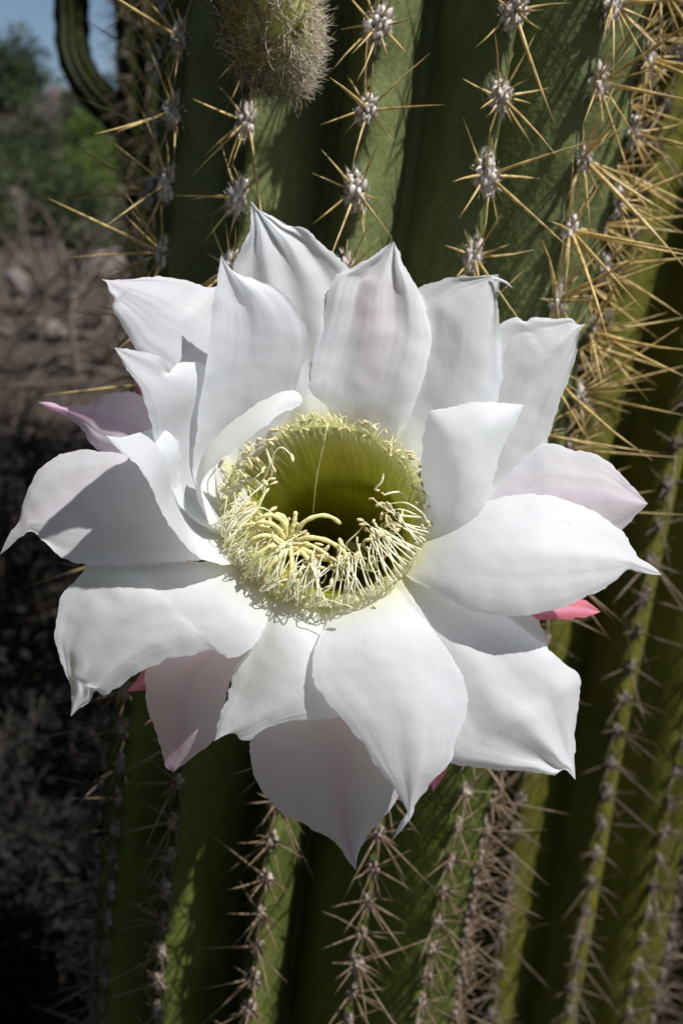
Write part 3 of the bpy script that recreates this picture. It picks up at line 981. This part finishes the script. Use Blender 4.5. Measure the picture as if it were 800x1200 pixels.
# --- throat
def throat():
    rings = [  # centre x, y, h, rx, ry, tilt(h at bottom minus h at top, per px)
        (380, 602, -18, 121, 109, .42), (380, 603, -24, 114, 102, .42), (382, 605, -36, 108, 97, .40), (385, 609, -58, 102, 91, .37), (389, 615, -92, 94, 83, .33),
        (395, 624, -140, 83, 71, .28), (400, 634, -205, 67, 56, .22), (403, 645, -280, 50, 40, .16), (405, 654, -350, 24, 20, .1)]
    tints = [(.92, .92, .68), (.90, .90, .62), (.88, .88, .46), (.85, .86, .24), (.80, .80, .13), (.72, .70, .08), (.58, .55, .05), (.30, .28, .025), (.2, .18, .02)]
    global RINGS
    K = RINGS = np.array(rings, float); T = np.array(tints, float)
    n = 40
    x = np.linspace(0, len(rings) - 1, n)
    Kd = np.stack([keys(K[:, i], n) for i in range(6)], 1)
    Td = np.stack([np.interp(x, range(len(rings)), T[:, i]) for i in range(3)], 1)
    vs, cs, uvs, fs = [], [], [], []
    na = 96
    for i in range(n):
        cx, cy, h, rx, ry, tl = Kd[i]
        for k in range(na + 1):
            a = 2 * math.pi * k / na
            x_, y_ = cx + rx * math.cos(a), cy + ry * math.sin(a)
            vs.append(fl(x_, y_, h + tl * (y_ - cy)))
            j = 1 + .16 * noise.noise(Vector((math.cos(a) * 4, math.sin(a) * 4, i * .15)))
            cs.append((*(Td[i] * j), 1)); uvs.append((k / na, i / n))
    for i in range(n - 1):
        for k in range(na):
            a = i * (na + 1) + k
            fs.append((a, a + 1, a + na + 2, a + na + 1))
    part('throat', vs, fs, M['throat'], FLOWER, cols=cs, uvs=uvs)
    # outside of the floral tube, running back to the cactus
    pts = [fl(396, 626, -160), fl(398, 630, -190), fl(400, 636, -220), fl(404, 646, -260), fl(406, 665, -350), fl(405, 700, -420), ray(402, 735, .412)]
    rad = [.0215, .0205, .0195, .0180, .0158, .0150, .0150]
    P = catmull([tuple(p) for p in pts], 30); rr = keys(rad, 30)
    tv = tube([Vector(p) for p in P], list(rr), 28, False)
    tb = part('floral_tube', tv[0], tv[1], M['bud'], FLOWER)
    for i in range(46):
        q = random.uniform(.12, .95) * 29
        c = Vector(P[int(q)]); t = (Vector(P[min(29, int(q) + 1)]) - Vector(P[max(0, int(q) - 1)])).normalized()
        o = t.orthogonal().normalized(); o.rotate(Matrix.Rotation(random.uniform(0, 6.28), 3, t))
        s = t.cross(o)
        r = rr[int(q)]
        ln = random.uniform(.008, .016)
        b0 = c + o * r
        vs = [b0 + s * .0022, b0 - s * .0022, b0 + o * .002 - t * ln * .5 - s * .0018, b0 + o * .002 - t * ln * .5 + s * .0018, b0 + o * .0045 - t * ln]
        part('scale', vs, [(0, 1, 2, 3), (3, 2, 4)], M['bud_scale'], tb)


throat()

# --- stamens
def ell(vs_scale=1.0):
    vs, fs = [], []
    nu, nv = 8, 6
    for j in range(nv + 1):
        ph = math.pi * j / nv
        for i in range(nu):
            th = 2 * math.pi * i / nu
            vs.append((math.sin(ph) * math.cos(th), math.sin(ph) * math.sin(th) * .62, math.cos(ph) * 2.1))
    for j in range(nv):
        for i in range(nu):
            fs.append((j * nu + i, j * nu + (i + 1) % nu, (j + 1) * nu + (i + 1) % nu, (j + 1) * nu + i))
    return vs, fs


ANTHER = mesh('anther', *ell(), M['anther'])
rs = random.Random(11)


def stamen(pts, r=1.25, mname='filament', asz=None):
    q = catmull(pts, 16)
    W = [fl(*p) for p in q]
    rad = [r * PX * (1.0 - .35 * i / 15) for i in range(16)]
    v, f = tube(W, rad, 6, True)
    o = part('stamen', v, f, M[mname], FLOWER)
    d = (W[-1] - W[-2]).normalized()
    d = (d + Vector((rs.uniform(-.9, .9), rs.uniform(-.9, .9), rs.uniform(-.9, .9)))).normalized()
    a = (asz or rs.uniform(2.0, 3.0)) * PX
    mw = Matrix.Translation(W[-1] + d * a) @ d.to_track_quat('Z', 'Y').to_matrix().to_4x4() @ Matrix.Rotation(rs.uniform(0, 3), 4, 'Z') @ Matrix.Diagonal((a, a, a, 1))
    put('anther', ANTHER, o, mw)


def rim(a, k=1.0):
    return 380 + 118 * k * math.cos(a), 602 - 106 * k * math.sin(a)


def wall(a, q):
    """a point of the throat's wall at angle a, q rings down from the rim"""
    cx, cy, h, rx, ry, tl = [float(np.interp(q, range(len(RINGS)), RINGS[:, k])) for k in range(6)]
    y = cy - ry * math.sin(a)
    return cx + rx * math.cos(a), y, h + tl * (y - cy)


def rim_h(y):
    return -16 + .42 * (y - 602)


# upper ring: filaments rising along the back wall, hooked at the tip
n_up = 84
for i in range(n_up):
    a = math.radians(-12 + 178 * (i + rs.uniform(-.4, .4)) / (n_up - 1))
    x0, y0, hb = wall(a, rs.uniform(2.6, 4.9)); hb += 5
    x1, y1, h1 = wall(a + rs.uniform(-.03, .03), 1.2)
    lg = rs.uniform(.98, 1.15)
    x2, y2 = rim(a + rs.uniform(-.06, .06), lg)
    hk = rs.uniform(3, 13)
    dx, dy = 380 - x2, 602 - y2
    dl = math.hypot(dx, dy)
    sgn = rs.choice((-1, 1))
    x3 = x2 + dx / dl * hk + sgn * dy / dl * rs.uniform(0, 9); y3 = y2 + dy / dl * hk * .7 - sgn * dx / dl * rs.uniform(0, 9)
    h2 = rim_h(y2) + rs.uniform(6, 18)
    stamen([(x0, y0, hb), (x1, y1, h1 + rs.uniform(7, 13)), (x2, y2, h2), (x3, y3, h2 + rs.uniform(2, 10))],
           r=rs.uniform(.62, .88), mname='filament_green', asz=rs.uniform(1.7, 2.5))
# lower ring: thicker, sunlit, arching out over the rim and back in
n_lo = 100
for i in range(n_lo):
    a = math.radians(180 + 180 * (i + rs.uniform(-.45, .45)) / (n_lo - 1))
    x0, y0 = rim(a, rs.uniform(.90, .99)); h0 = rim_h(y0) - 14
    x1, y1 = rim(a, rs.uniform(.98, 1.05)); h1 = rim_h(y1) + rs.uniform(8, 17)
    if i % 4 == 0: clump = rs.uniform(-24, 26)
    lean = clump + rs.uniform(-9, 9)
    k2 = rs.uniform(.66, .88)
    x2, y2 = rim(a, k2); x2 += lean * .6; y2 -= rs.uniform(0, 14); h2 = h1 + rs.uniform(2, 14)
    k3 = k2 - rs.uniform(.08, .22)
    x3, y3 = rim(a, k3); x3 += lean; y3 -= rs.uniform(4, 22); h3 = h2 - rs.uniform(4, 22)
    stamen([(x0, y0, h0), (x1, y1, h1), (x2, y2, h2), (x3, y3, h3)], r=rs.uniform(.85, 1.2), mname='filament')
# tangled bundle at the lower left
for i in range(70):
    a = math.radians(rs.uniform(168, 262))
    x0, y0 = rim(a, rs.uniform(.86, 1.0)); h0 = rim_h(y0) - 6
    x1, y1 = rim(a + rs.uniform(-.1, .1), rs.uniform(.95, 1.07)); h1 = rim_h(y1) + rs.uniform(10, 24)
    x2 = x1 + rs.uniform(-6, 44); y2 = y1 - rs.uniform(6, 44); h2 = h1 + rs.uniform(-4, 14)
    x3 = x2 + rs.uniform(-14, 28); y3 = y2 + rs.uniform(-24, 12); h3 = h2 - rs.uniform(0, 22)
    stamen([(x0, y0, h0), (x1, y1, h1), (x2, y2, h2), (x3, y3, h3)], r=rs.uniform(.8, 1.1), mname=rs.choice(('filament', 'filament', 'filament_green')))
# inner row of short stamens below the stigma
for i in range(35):
    a = math.radians(rs.uniform(185, 350))
    x0, y0 = rim(a, rs.uniform(.72, .86)); h0 = rim_h(y0) - 40
    x2, y2 = rim(a + rs.uniform(-.15, .15), rs.uniform(.55, .75)); h2 = rim_h(y2) + rs.uniform(-6, 14)
    stamen([(x0, y0, h0), ((x0 + x2) / 2, (y0 + y2) / 2 + 3, (h0 + h2) / 2 + 8), (x2, y2, h2), (x2 + rs.uniform(-8, 8), y2 - rs.uniform(2, 10), h2 + 2)],
           r=rs.uniform(.9, 1.2), mname='filament_green', asz=rs.uniform(2.2, 3.2))
# a few that can be picked out one by one
stamen([(384, 496, -50), (378, 525, -60), (371, 560, -90), (367, 600, -140)], r=1.0, mname='filament_green', asz=.8)
stamen([(272, 575, -20), (276, 548, 6), (286, 536, 14), (298, 534, 16)], r=1.4)
stamen([(318, 560, -30), (322, 530, 0), (330, 524, 8), (342, 534, 10)], r=1.2)
stamen([(300, 575, -30), (316, 545, 0), (312, 526, 6), (320, 548, 8)], r=1.1)
stamen([(440, 660, -30), (405, 640, 0), (418, 625, 6), (427, 615, 8)], r=1.2)
stamen([(430, 672, -10), (432, 655, 6), (434, 640, 8), (436, 630, 8)], r=1.2)
stamen([(444, 575, -60), (440, 572, -30), (447, 565, -26), (449, 558, -26)], r=1.6, asz=1.2)
stamen([(480, 600, -40), (472, 578, -20), (460, 577, -14), (450, 580, -12)], r=1.6, asz=2.2)

# --- stigma: style and lobes
style = [(404, 655, -330), (385, 655, -160), (355, 645, -30), (336, 632, 22)]
q = catmull(style, 20)
v, f = tube([fl(*p) for p in q], [4.6 * PX] * 20, 10)
STG = part('stigma', v, f, M['stigma'], FLOWER)
lobes = [
    [(340, 630, 22), (344, 614, 30), (346, 604, 32), (346, 599, 32)],
    [(344, 632, 22), (356, 612, 34), (376, 604, 36), (390, 607, 34), (399, 614, 30)],
    [(336, 630, 22), (332, 612, 32), (320, 604, 34), (306, 606, 32), (298, 612, 26)],
    [(334, 632, 22), (322, 616, 36), (306, 612, 38), (292, 620, 30)],
    [(332, 636, 22), (316, 628, 38), (300, 630, 40), (286, 644, 32)],
    [(333, 640, 22), (318, 640, 42), (302, 650, 44), (290, 668, 36), (284, 684, 28)],
    [(336, 642, 22), (328, 652, 44), (316, 664, 46), (308, 684, 38)],
    [(340, 644, 22), (342, 656, 44), (340, 672, 46), (334, 690, 40)],
    [(346, 642, 22), (358, 652, 42), (366, 666, 42), (372, 682, 36)],
    [(348, 638, 22), (366, 640, 38), (382, 650, 36), (392, 664, 28)],
    [(346, 634, 22), (364, 630, 34), (384, 634, 34), (402, 646, 28), (408, 658, 20)],
    [(338, 628, 20), (336, 612, 26), (330, 604, 28), (322, 602, 26)],
    [(334, 634, 20), (312, 620, 30), (296, 614, 28), (284, 618, 22)],
]
for lb in lobes:
    q = catmull(lb, 18)
    rad = [PX * (3.1 - .8 * (i / 17) + .35 * math.sin(i * 1.7)) for i in range(17)] + [PX * 1.4]
    v, f = tube([fl(*p) for p in q], rad, 8)
    part('stigma_lobe', v, f, M['stigma'], STG)
# loose pollen-yellow anthers that have dropped on the petals
for x_, y_, h_ in ((345, 733, 30), (350, 738, 31), (312, 722, 26), (440, 712, 34)):
    d = Vector((rs.uniform(-1, 1), rs.uniform(-.2, .2), rs.uniform(-1, 1))).normalized()
    put('anther', ANTHER, FLOWER, Matrix.Translation(fl(x_, y_, h_)) @ d.to_track_quat('Z', 'Y').to_matrix().to_4x4() @ Matrix.Scale(2.4 * PX, 4))
# ---------------------------------------------------------------- hairy bud at the top
BUD = empty('flower_bud', ray(322, 108, .335))
tag(BUD, 'fuzzy brown-green flower bud with white hairs growing from a rib above the flower', 'bud')
bp = [ray(330, 104, .335), ray(326, 70, .328), ray(316, 30, .318), ray(303, -20, .305), ray(290, -90, .29), ray(285, -170, .285)]
P = catmull([tuple(p) for p in bp], 34)
rad = keys([.0050, .0118, .0142, .0138, .0132, .0155, .014, .004], 34)
tv = tube([Vector(p) for p in P], list(rad), 30)
part('bud_body', tv[0], tv[1], M['bud'], BUD)
hb = {'w': Bag(), 'b': Bag()}
rh = random.Random(3)
for i in range(520):
    q = rh.uniform(0, .75)
    k = int(q * 33)
    c = Vector(P[k]); t = (Vector(P[k + 1]) - Vector(P[max(0, k - 1)])).normalized()
    ang = rh.uniform(0, 6.28)
    o = t.orthogonal().normalized(); o.rotate(Matrix.Rotation(ang, 3, t))
    if o.y > .5: continue
    s = t.cross(o)
    r = rad[k]
    if i % 6 == 0:
        b0 = c + o * r * .97
        ln = rh.uniform(.006, .011)
        vs = [b0 + s * .002, b0 - s * .002, b0 + o * .0014 + t * ln * .6 - s * .0014, b0 + o * .0014 + t * ln * .6 + s * .0014, b0 + o * .0032 + t * ln]
        part('scale', vs, [(0, 1, 2, 3), (3, 2, 4)], M['bud_scale'], BUD)
for i in range(2800):
    q = rh.betavariate(1.0, 1.7) * .72
    k = int(q * 33)
    c = Vector(P[k]); t = (Vector(P[k + 1]) - Vector(P[max(0, k - 1)])).normalized()
    o = t.orthogonal().normalized(); o.rotate(Matrix.Rotation(rh.uniform(0, 6.28), 3, t))
    if o.y > .7: continue
    s = t.cross(o)
    fuzz = o.x > .35 and rh.random() < .8      # the sunny side carries a loose white fleece
    if not fuzz and rh.random() < .52: continue
    white = fuzz or rh.random() < .5
    p = c + o * rad[k] * 1.01
    ln = rh.uniform(.004, .0095) if fuzz else rh.uniform(.005, .011)
    pts = [p]
    d = (o * (rh.uniform(.4, 1.0) if fuzz else rh.uniform(.05, .35)) + s * rh.uniform(-1, 1) + t * rh.uniform(-1, .4)).normalized()
    ax = o if not fuzz else (o + s * rh.uniform(-1, 1)).normalized()
    tw = rh.uniform(-.75, .75)
    for m_ in range(6):
        p = p + d * ln / 6
        pts.append(p)
        d.rotate(Matrix.Rotation(tw + rh.uniform(-.25, .25), 3, ax))
        d = (d + o * rh.uniform(-.12, .16)).normalized()
    rr_ = .00012 if not fuzz else .00009
    hb['w' if white else 'b'].add(tube(pts, [rr_, rr_, rr_, rr_, rr_ * .9, rr_ * .7, rr_ * .4], 3, False))
tag(part('white_hair', hb['w'].v, hb['w'].f, M['hair_white'], BUD), kind='stuff')
tag(part('brown_hair', hb['b'].v, hb['b'].f, M['hair_brown'], BUD), kind='stuff')

# ---------------------------------------------------------------- hillside plants, stones and dead wood
def bush(px, py, dist_hit, rx, rz, label, mname, n, leaf, seed, name='shrub', group=None, flat=1.0, stems=9, loc=None, mstem='dry'):
    rb = random.Random(seed)
    g = loc if loc is not None else ground_hit(px, py)
    root = empty(name, (g.x, g.y, terrain_z(g.x, g.y)))
    tag(root, label, 'shrub', group)
    b0 = Vector(root.location)
    st = Bag()
    tips = []
    for i in range(stems):
        a = rb.uniform(0, 6.28); e = rb.uniform(.5, 1.4)
        d = Vector((math.cos(a) * math.cos(e), math.sin(a) * math.cos(e), math.sin(e)))
        pts = [b0 + Vector((rb.uniform(-.03, .03), rb.uniform(-.03, .03), -.02))]
        ln = rb.uniform(.6, 1.0)
        for k in range(5):
            pts.append(pts[-1] + Vector((d.x * rx, d.y * rx, d.z * rz)) * ln / 5)
            d = (d + Vector((rb.uniform(-.3, .3), rb.uniform(-.3, .3), rb.uniform(-.1, .25)))).normalized()
        st.add(tube(pts, [.012 * rx / .4, .01 * rx / .4, .008 * rx / .4, .006 * rx / .4, .004 * rx / .4, .002 * rx / .4], 4))
        tips += pts[2:]
    part('stems', st.v, st.f, M[mstem], root)
    lf = Bag()
    cl = [t_ + Vector((rb.gauss(0, .13) * rx, rb.gauss(0, .13) * rx, rb.gauss(0, .10) * rz)) for t_ in tips for _ in range(3)]
    for i in range(n):
        c = rb.choice(cl)
        p = c + Vector((rb.gauss(0, .085) * rx, rb.gauss(0, .085) * rx, rb.gauss(0, .075) * rz))
        d = Vector((rb.uniform(-1, 1), rb.uniform(-1, 1), rb.uniform(-.3, 1))).normalized()
        s = d.orthogonal().normalized(); s.rotate(Matrix.Rotation(rb.uniform(0, 6.28), 3, d))
        l_ = leaf * rb.uniform(.6, 1.4)
        lf.add(([p, p + d * l_ * .5 + s * l_ * .22, p + d * l_, p + d * l_ * .5 - s * l_ * .22], [(0, 1, 2, 3)]))
    part('crown', lf.v, lf.f, M[mname], root, smooth=False)
    return root


gb = 'shrubs on the hillside'
bush(105, 268, 0, .55, .72, 'bright green leafy shrub on the hillside beside the cactus column', 'leaf_green', 5200, .034, 41, group=gb)
bush(30, 215, 0, .75, .85, 'grey-green desert shrub below the bare reddish slope', 'leaf_grey', 5200, .05, 42, group=gb)
bush(150, 225, 0, .5, .7, 'dark green shrub tucked behind the cactus columns', 'leaf_dark', 3000, .04, 43, group=gb)
bush(15, 128, 0, 1.3, 2.0, 'grey-green bushy tree high on the slope', 'leaf_grey', 5200, .10, 44, group=gb)
bush(68, 104, 0, 1.2, 1.5, 'dark bushy tree on the skyline', 'leaf_dark', 4600, .08, 45, group=gb)
bush(60, 235, 0, .5, .6, 'dull green shrub between the grey one and the bright green one', 'leaf_grey', 4200, .04, 48, group=gb)
bush(-10, 290, 0, .5, .6, 'grey shrub behind the forked dead branch', 'leaf_grey', 3600, .04, 49, group=gb)
bush(120, 200, 0, .7, .7, 'olive shrub above the bright green one', 'leaf_green', 4200, .05, 50, group=gb)
bush(-60, 160, 0, 1.2, 1.3, 'broad grey shrub at the foot of the slope', 'leaf_grey', 4000, .08, 46, group=gb)
bush(135, 120, 0, 1.0, 1.2, 'green bush on the skyline near the candelabra cactus', 'leaf_green', 3600, .08, 47, group=gb)
for i, (px_, py_, rx_, rz_) in enumerate([(-90, 300, .6, .7), (300, 160, 1.2, 1.5), (900, 180, 1.4, 1.6), (760, 120, 1.8, 2.2), (560, 120, 1.5, 2.0), (1000, 420, .7, .8)]):
    bush(px_, py_, 0, rx_, rz_, ['low grey shrub beside the dead branches', 'shrub behind the green column', 'shrub beyond the clump', 'tall shrub beyond the clump',
         'tall shrub hidden behind the columns', 'low shrub beside the clump'][i], ('leaf_grey', 'leaf_dark')[i % 2], 2400, .06 if rx_ < 1 else .1, 60 + i, group=gb)


rk = random.Random(77)
kinds = ['silvery', 'dusty', 'olive', 'wiry', 'rounded', 'ragged', 'sparse', 'dense', 'low', 'spreading', 'upright', 'dry']
for i in range(20):
    px_, py_ = rk.uniform(-60, 160), 105 + 230 * (i / 20) ** 1.2 + rk.uniform(-8, 8)
    g_ = ground_hit(px_, py_)
    d_ = (g_ - C).length
    bush(0, 0, 0, .055 * d_ * rk.uniform(.7, 1.2), .06 * d_ * rk.uniform(.8, 1.3), kinds[i % 12] + (' shrub high on the hillside' if i < 12 else ' shrub low on the hillside') + ' among the other shrubs',
         rk.choice(('leaf_grey', 'leaf_grey', 'leaf_green', 'leaf_dark', 'leaf_dead')), 2300, .0052 * d_, 130 + i, group=gb, loc=g_)
# big dark shrubs added out of sight behind the columns to shade the ground
for i, (x, y, rx_, rz_) in enumerate([(.22, 2.1, .55, 2.2), (.55, 2.9, .7, 2.6), (.05, 3.3, .7, 2.7), (.75, 1.9, .6, 2.4), (.75, 4.3, .9, 2.6)]):
    bush(0, 0, 0, rx_, rz_, ['tall dark shrub close behind the green column', 'tall dark shrub behind the olive column', 'dense dark shrub rooted behind the green column',
         'dark shrub deep in the clump', 'spreading dark shrub behind the clump'][i], 'leaf_dark', 7000, .085, 90 + i, group=gb,
         loc=Vector((x, y, 0)), stems=16)
for i, (x, y, rx_, rz_) in enumerate([(-1.25, .15, .75, 2.9), (-1.35, 1.15, .7, 2.8), (-1.0, -.9, .8, 2.9)]):  # tall shrubs added out of view to hold back sky light
    bush(0, 0, 0, rx_, rz_, ['tall shrub facing the clump across the path', 'tall shrub on the shaded side of the clump', 'tall shrub standing where the path begins'][i],
         'leaf_dark', 9000, .12, 190 + i, group=gb, loc=Vector((x, y, 0)), stems=22)
# undergrowth added to darken the ground, deep shade put into its leaf and stem colours
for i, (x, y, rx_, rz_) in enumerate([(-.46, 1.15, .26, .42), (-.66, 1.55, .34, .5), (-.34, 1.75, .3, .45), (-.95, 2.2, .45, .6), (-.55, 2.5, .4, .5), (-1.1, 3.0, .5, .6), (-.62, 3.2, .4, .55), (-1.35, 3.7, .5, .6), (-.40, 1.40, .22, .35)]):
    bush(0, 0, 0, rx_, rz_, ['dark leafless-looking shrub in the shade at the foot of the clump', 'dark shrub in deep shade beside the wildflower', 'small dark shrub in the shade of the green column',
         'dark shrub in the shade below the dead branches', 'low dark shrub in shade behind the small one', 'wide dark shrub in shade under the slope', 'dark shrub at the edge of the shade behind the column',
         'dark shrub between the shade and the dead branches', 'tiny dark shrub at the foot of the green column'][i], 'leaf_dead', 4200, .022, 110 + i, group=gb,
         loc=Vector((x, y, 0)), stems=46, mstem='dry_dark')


def rock(px, py, size, label, seed, loc=None):
    g = loc if loc is not None else ground_hit(px, py)
    vs, fs = [], []
    nu, nv = 26, 16
    for j in range(nv + 1):
        ph = math.pi * j / nv
        for i in range(nu):
            th = 2 * math.pi * i / nu
            p = Vector((math.sin(ph) * math.cos(th), math.sin(ph) * math.sin(th), math.cos(ph)))
            # facets: clamp against a few random planes
            r = 1.0
            rr_ = random.Random(seed)
            for k in range(9):
                nrm = Vector((rr_.uniform(-1, 1), rr_.uniform(-1, 1), rr_.uniform(-1, 1))).normalized()
                d = p.dot(nrm)
                if d > .2: r = min(r, rr_.uniform(.62, .9) / d)
                else: rr_.uniform(0, 1)
            r += .07 * noise.noise(p * 3 + Vector((seed, 0, 0)))
            vs.append(Vector((p.x * r * size[0], p.y * r * size[1], p.z * r * size[2])))
    for j in range(nv):
        for i in range(nu):
            fs.append((j * nu + i, j * nu + (i + 1) % nu, (j + 1) * nu + (i + 1) % nu, (j + 1) * nu + i))
    base = Vector((g.x, g.y, terrain_z(g.x, g.y) + size[2] * .35))
    o = put('rock', mesh('rock', vs, fs, M['rock']), None, Matrix.Translation(base) @ Matrix.Rotation(seed * 1.3, 4, 'Z'))
    tag(o, label, 'rock', 'rocks on the slope')


rock(118, 330, (.24, .18, .16), 'grey-brown boulder under the green shrub', 1)
rock(70, 150, (.9, .6, .5), 'reddish brown outcrop between the shrubs high on the slope', 2)
rock(95, 130, (.8, .6, .55), 'pinkish weathered rock above the outcrop', 3)
rock(20, 345, (.16, .12, .10), 'small brown stone among the dead branches', 4)
rock(60, 395, (.13, .10, .08), 'flat stone lying in front of the dead branches', 5)
rock(10, 250, (.3, .2, .16), 'brown stone beside the grey shrub', 6)


def branch(px, py, ang, ln, rise, label, seed, r=.007, d=None):
    rb = random.Random(seed)
    g = ground_hit(px, py)
    g.z = terrain_z(g.x, g.y)
    root = empty('dead_branch', g)
    tag(root, label, 'branch', 'dead branches on the slope')
    d0 = Vector((math.cos(ang), .25 * rb.uniform(-1, 1), rise)).normalized()
    pts = [Vector(g) - d0 * .03]
    dd = d0.copy()
    for k in range(8):
        pts.append(pts[-1] + dd * ln / 8)
        dd = (dd + Vector((rb.uniform(-.2, .2), rb.uniform(-.2, .2), rb.uniform(-.2, .18)))).normalized()
    v, f = tube(pts, [r * (1 - .085 * k) for k in range(9)], 6)
    part('limb', v, f, M['dry'], root)
    for k in range(5):
        i = rb.randint(2, 7)
        p = pts[i]
        t = (dd + Vector((rb.uniform(-1, 1), rb.uniform(-1, 1), rb.uniform(-.3, 1)))).normalized()
        pp = [p]
        for m_ in range(4):
            pp.append(pp[-1] + t * ln * .09)
            t = (t + Vector((rb.uniform(-.3, .3), rb.uniform(-.3, .3), rb.uniform(-.3, .2)))).normalized()
        v, f = tube(pp, [r * .5, r * .42, r * .33, r * .22, r * .1], 5)
        part('twig', v, f, M['dry'], root)


bl = [(92, 445, 1.75, .62, 2.6, 'long pale dead branch standing upright among the litter'),
      (20, 400, .25, .55, .7, 'grey dead branch leaning over the small stone'),
      (45, 430, .3, .5, .25, 'dead branch lying low across the litter'),
      (0, 330, 1.0, .6, 1.1, 'forked dead branch near the edge of the shrubs'),
      (115, 400, 2.6, .45, .35, 'thin dead branch fallen beside the boulder'),
      (60, 350, .1, .5, .5, 'bleached dead branch in front of the boulder'),
      (130, 440, 2.4, .5, .2, 'dark dead branch lying at the foot of the column'),
      (30, 300, 1.3, .5, 1.6, 'short upright dead branch under the grey shrub'),
      (75, 300, 2.0, .45, 1.2, 'crooked dead branch rising before the green shrub'),
      (10, 460, .2, .6, .3, 'weathered dead branch half sunk in the shade')]
adj = ['pale', 'grey', 'brown', 'silvery', 'dark', 'bleached', 'cracked', 'thin', 'stout', 'twisted', 'bent', 'splintered']
where = ['beside the boulder', 'under the green shrub', 'over the litter', 'near the flat stone']
rb_ = random.Random(55)
for i in range(24):
    bl.append((rb_.uniform(-20, 140), rb_.uniform(275, 450), rb_.uniform(0, 3.14), rb_.uniform(.35, .8), rb_.uniform(.05, 1.2),
               adj[i % 12] + ' dead branch lying ' + where[(i // 6) % 4] + (' with many twigs' if i % 2 else ' with few twigs')))
for i, (px_, py_, an, ln_, ri, lb) in enumerate(bl):
    branch(px_, py_, an, ln_, ri, lb, 80 + i, r=.012 if i % 2 else .018)

# dry litter and dead grass covering the shaded ground
lit = Bag()
rl = random.Random(17)
for i in range(9000):
    y = rl.uniform(.9, 6.0)
    x = rl.uniform(-.9 - .35 * y, .25 + .05 * y)
    z = terrain_z(x, y)
    p = Vector((x, y, z))
    d = Vector((rl.uniform(-1, 1), rl.uniform(-1, 1), rl.uniform(-.02, .9))).normalized()
    ln_ = rl.uniform(.04, .18)
    b_ = d + Vector((rl.uniform(-.4, .4), rl.uniform(-.4, .4), rl.uniform(-.5, .1)))
    lit.add(tube([p, p + d * ln_ * .5, p + d * ln_ * .5 + b_.normalized() * ln_ * .5], [.0016, .0013, .0005], 3, False))
tag(put('dry_litter', mesh('dry_litter', lit.v, lit.f, M['dry_dark'])), 'tangle of dry stalks and twigs on the shaded ground', 'litter', kind='stuff')


def wildflower(px, py, label, seed):
    g = ground_hit(px, py)
    g.z = terrain_z(g.x, g.y)
    root = empty('wildflower', g)
    tag(root, label, 'wildflower')
    rb = random.Random(seed)
    st = Bag(); pt = Bag()
    for i in range(7):
        d = Vector((rb.uniform(-.5, .5), rb.uniform(-.5, .5), 1)).normalized()
        p1 = g + d * rb.uniform(.06, .13)
        st.add(tube([g, (g + p1) / 2 + Vector((rb.uniform(-.01, .01), 0, 0)), p1], [.0015, .0012, .001], 4))
        for k in range(6):
            a = k * math.pi / 3
            o = Vector((math.cos(a), math.sin(a), .35)) * .012
            s = Vector((-math.sin(a), math.cos(a), 0)) * .004
            pt.add(([p1, p1 + o * .6 + s, p1 + o, p1 + o * .6 - s], [(0, 1, 2, 3)]))
    part('stems', st.v, st.f, M['leaf_dark'], root)
    part('blossoms', pt.v, pt.f, M['yellow'], root, smooth=False)


wildflower(38, 830, 'small yellow wildflower in the shade beneath the cactus', 5)
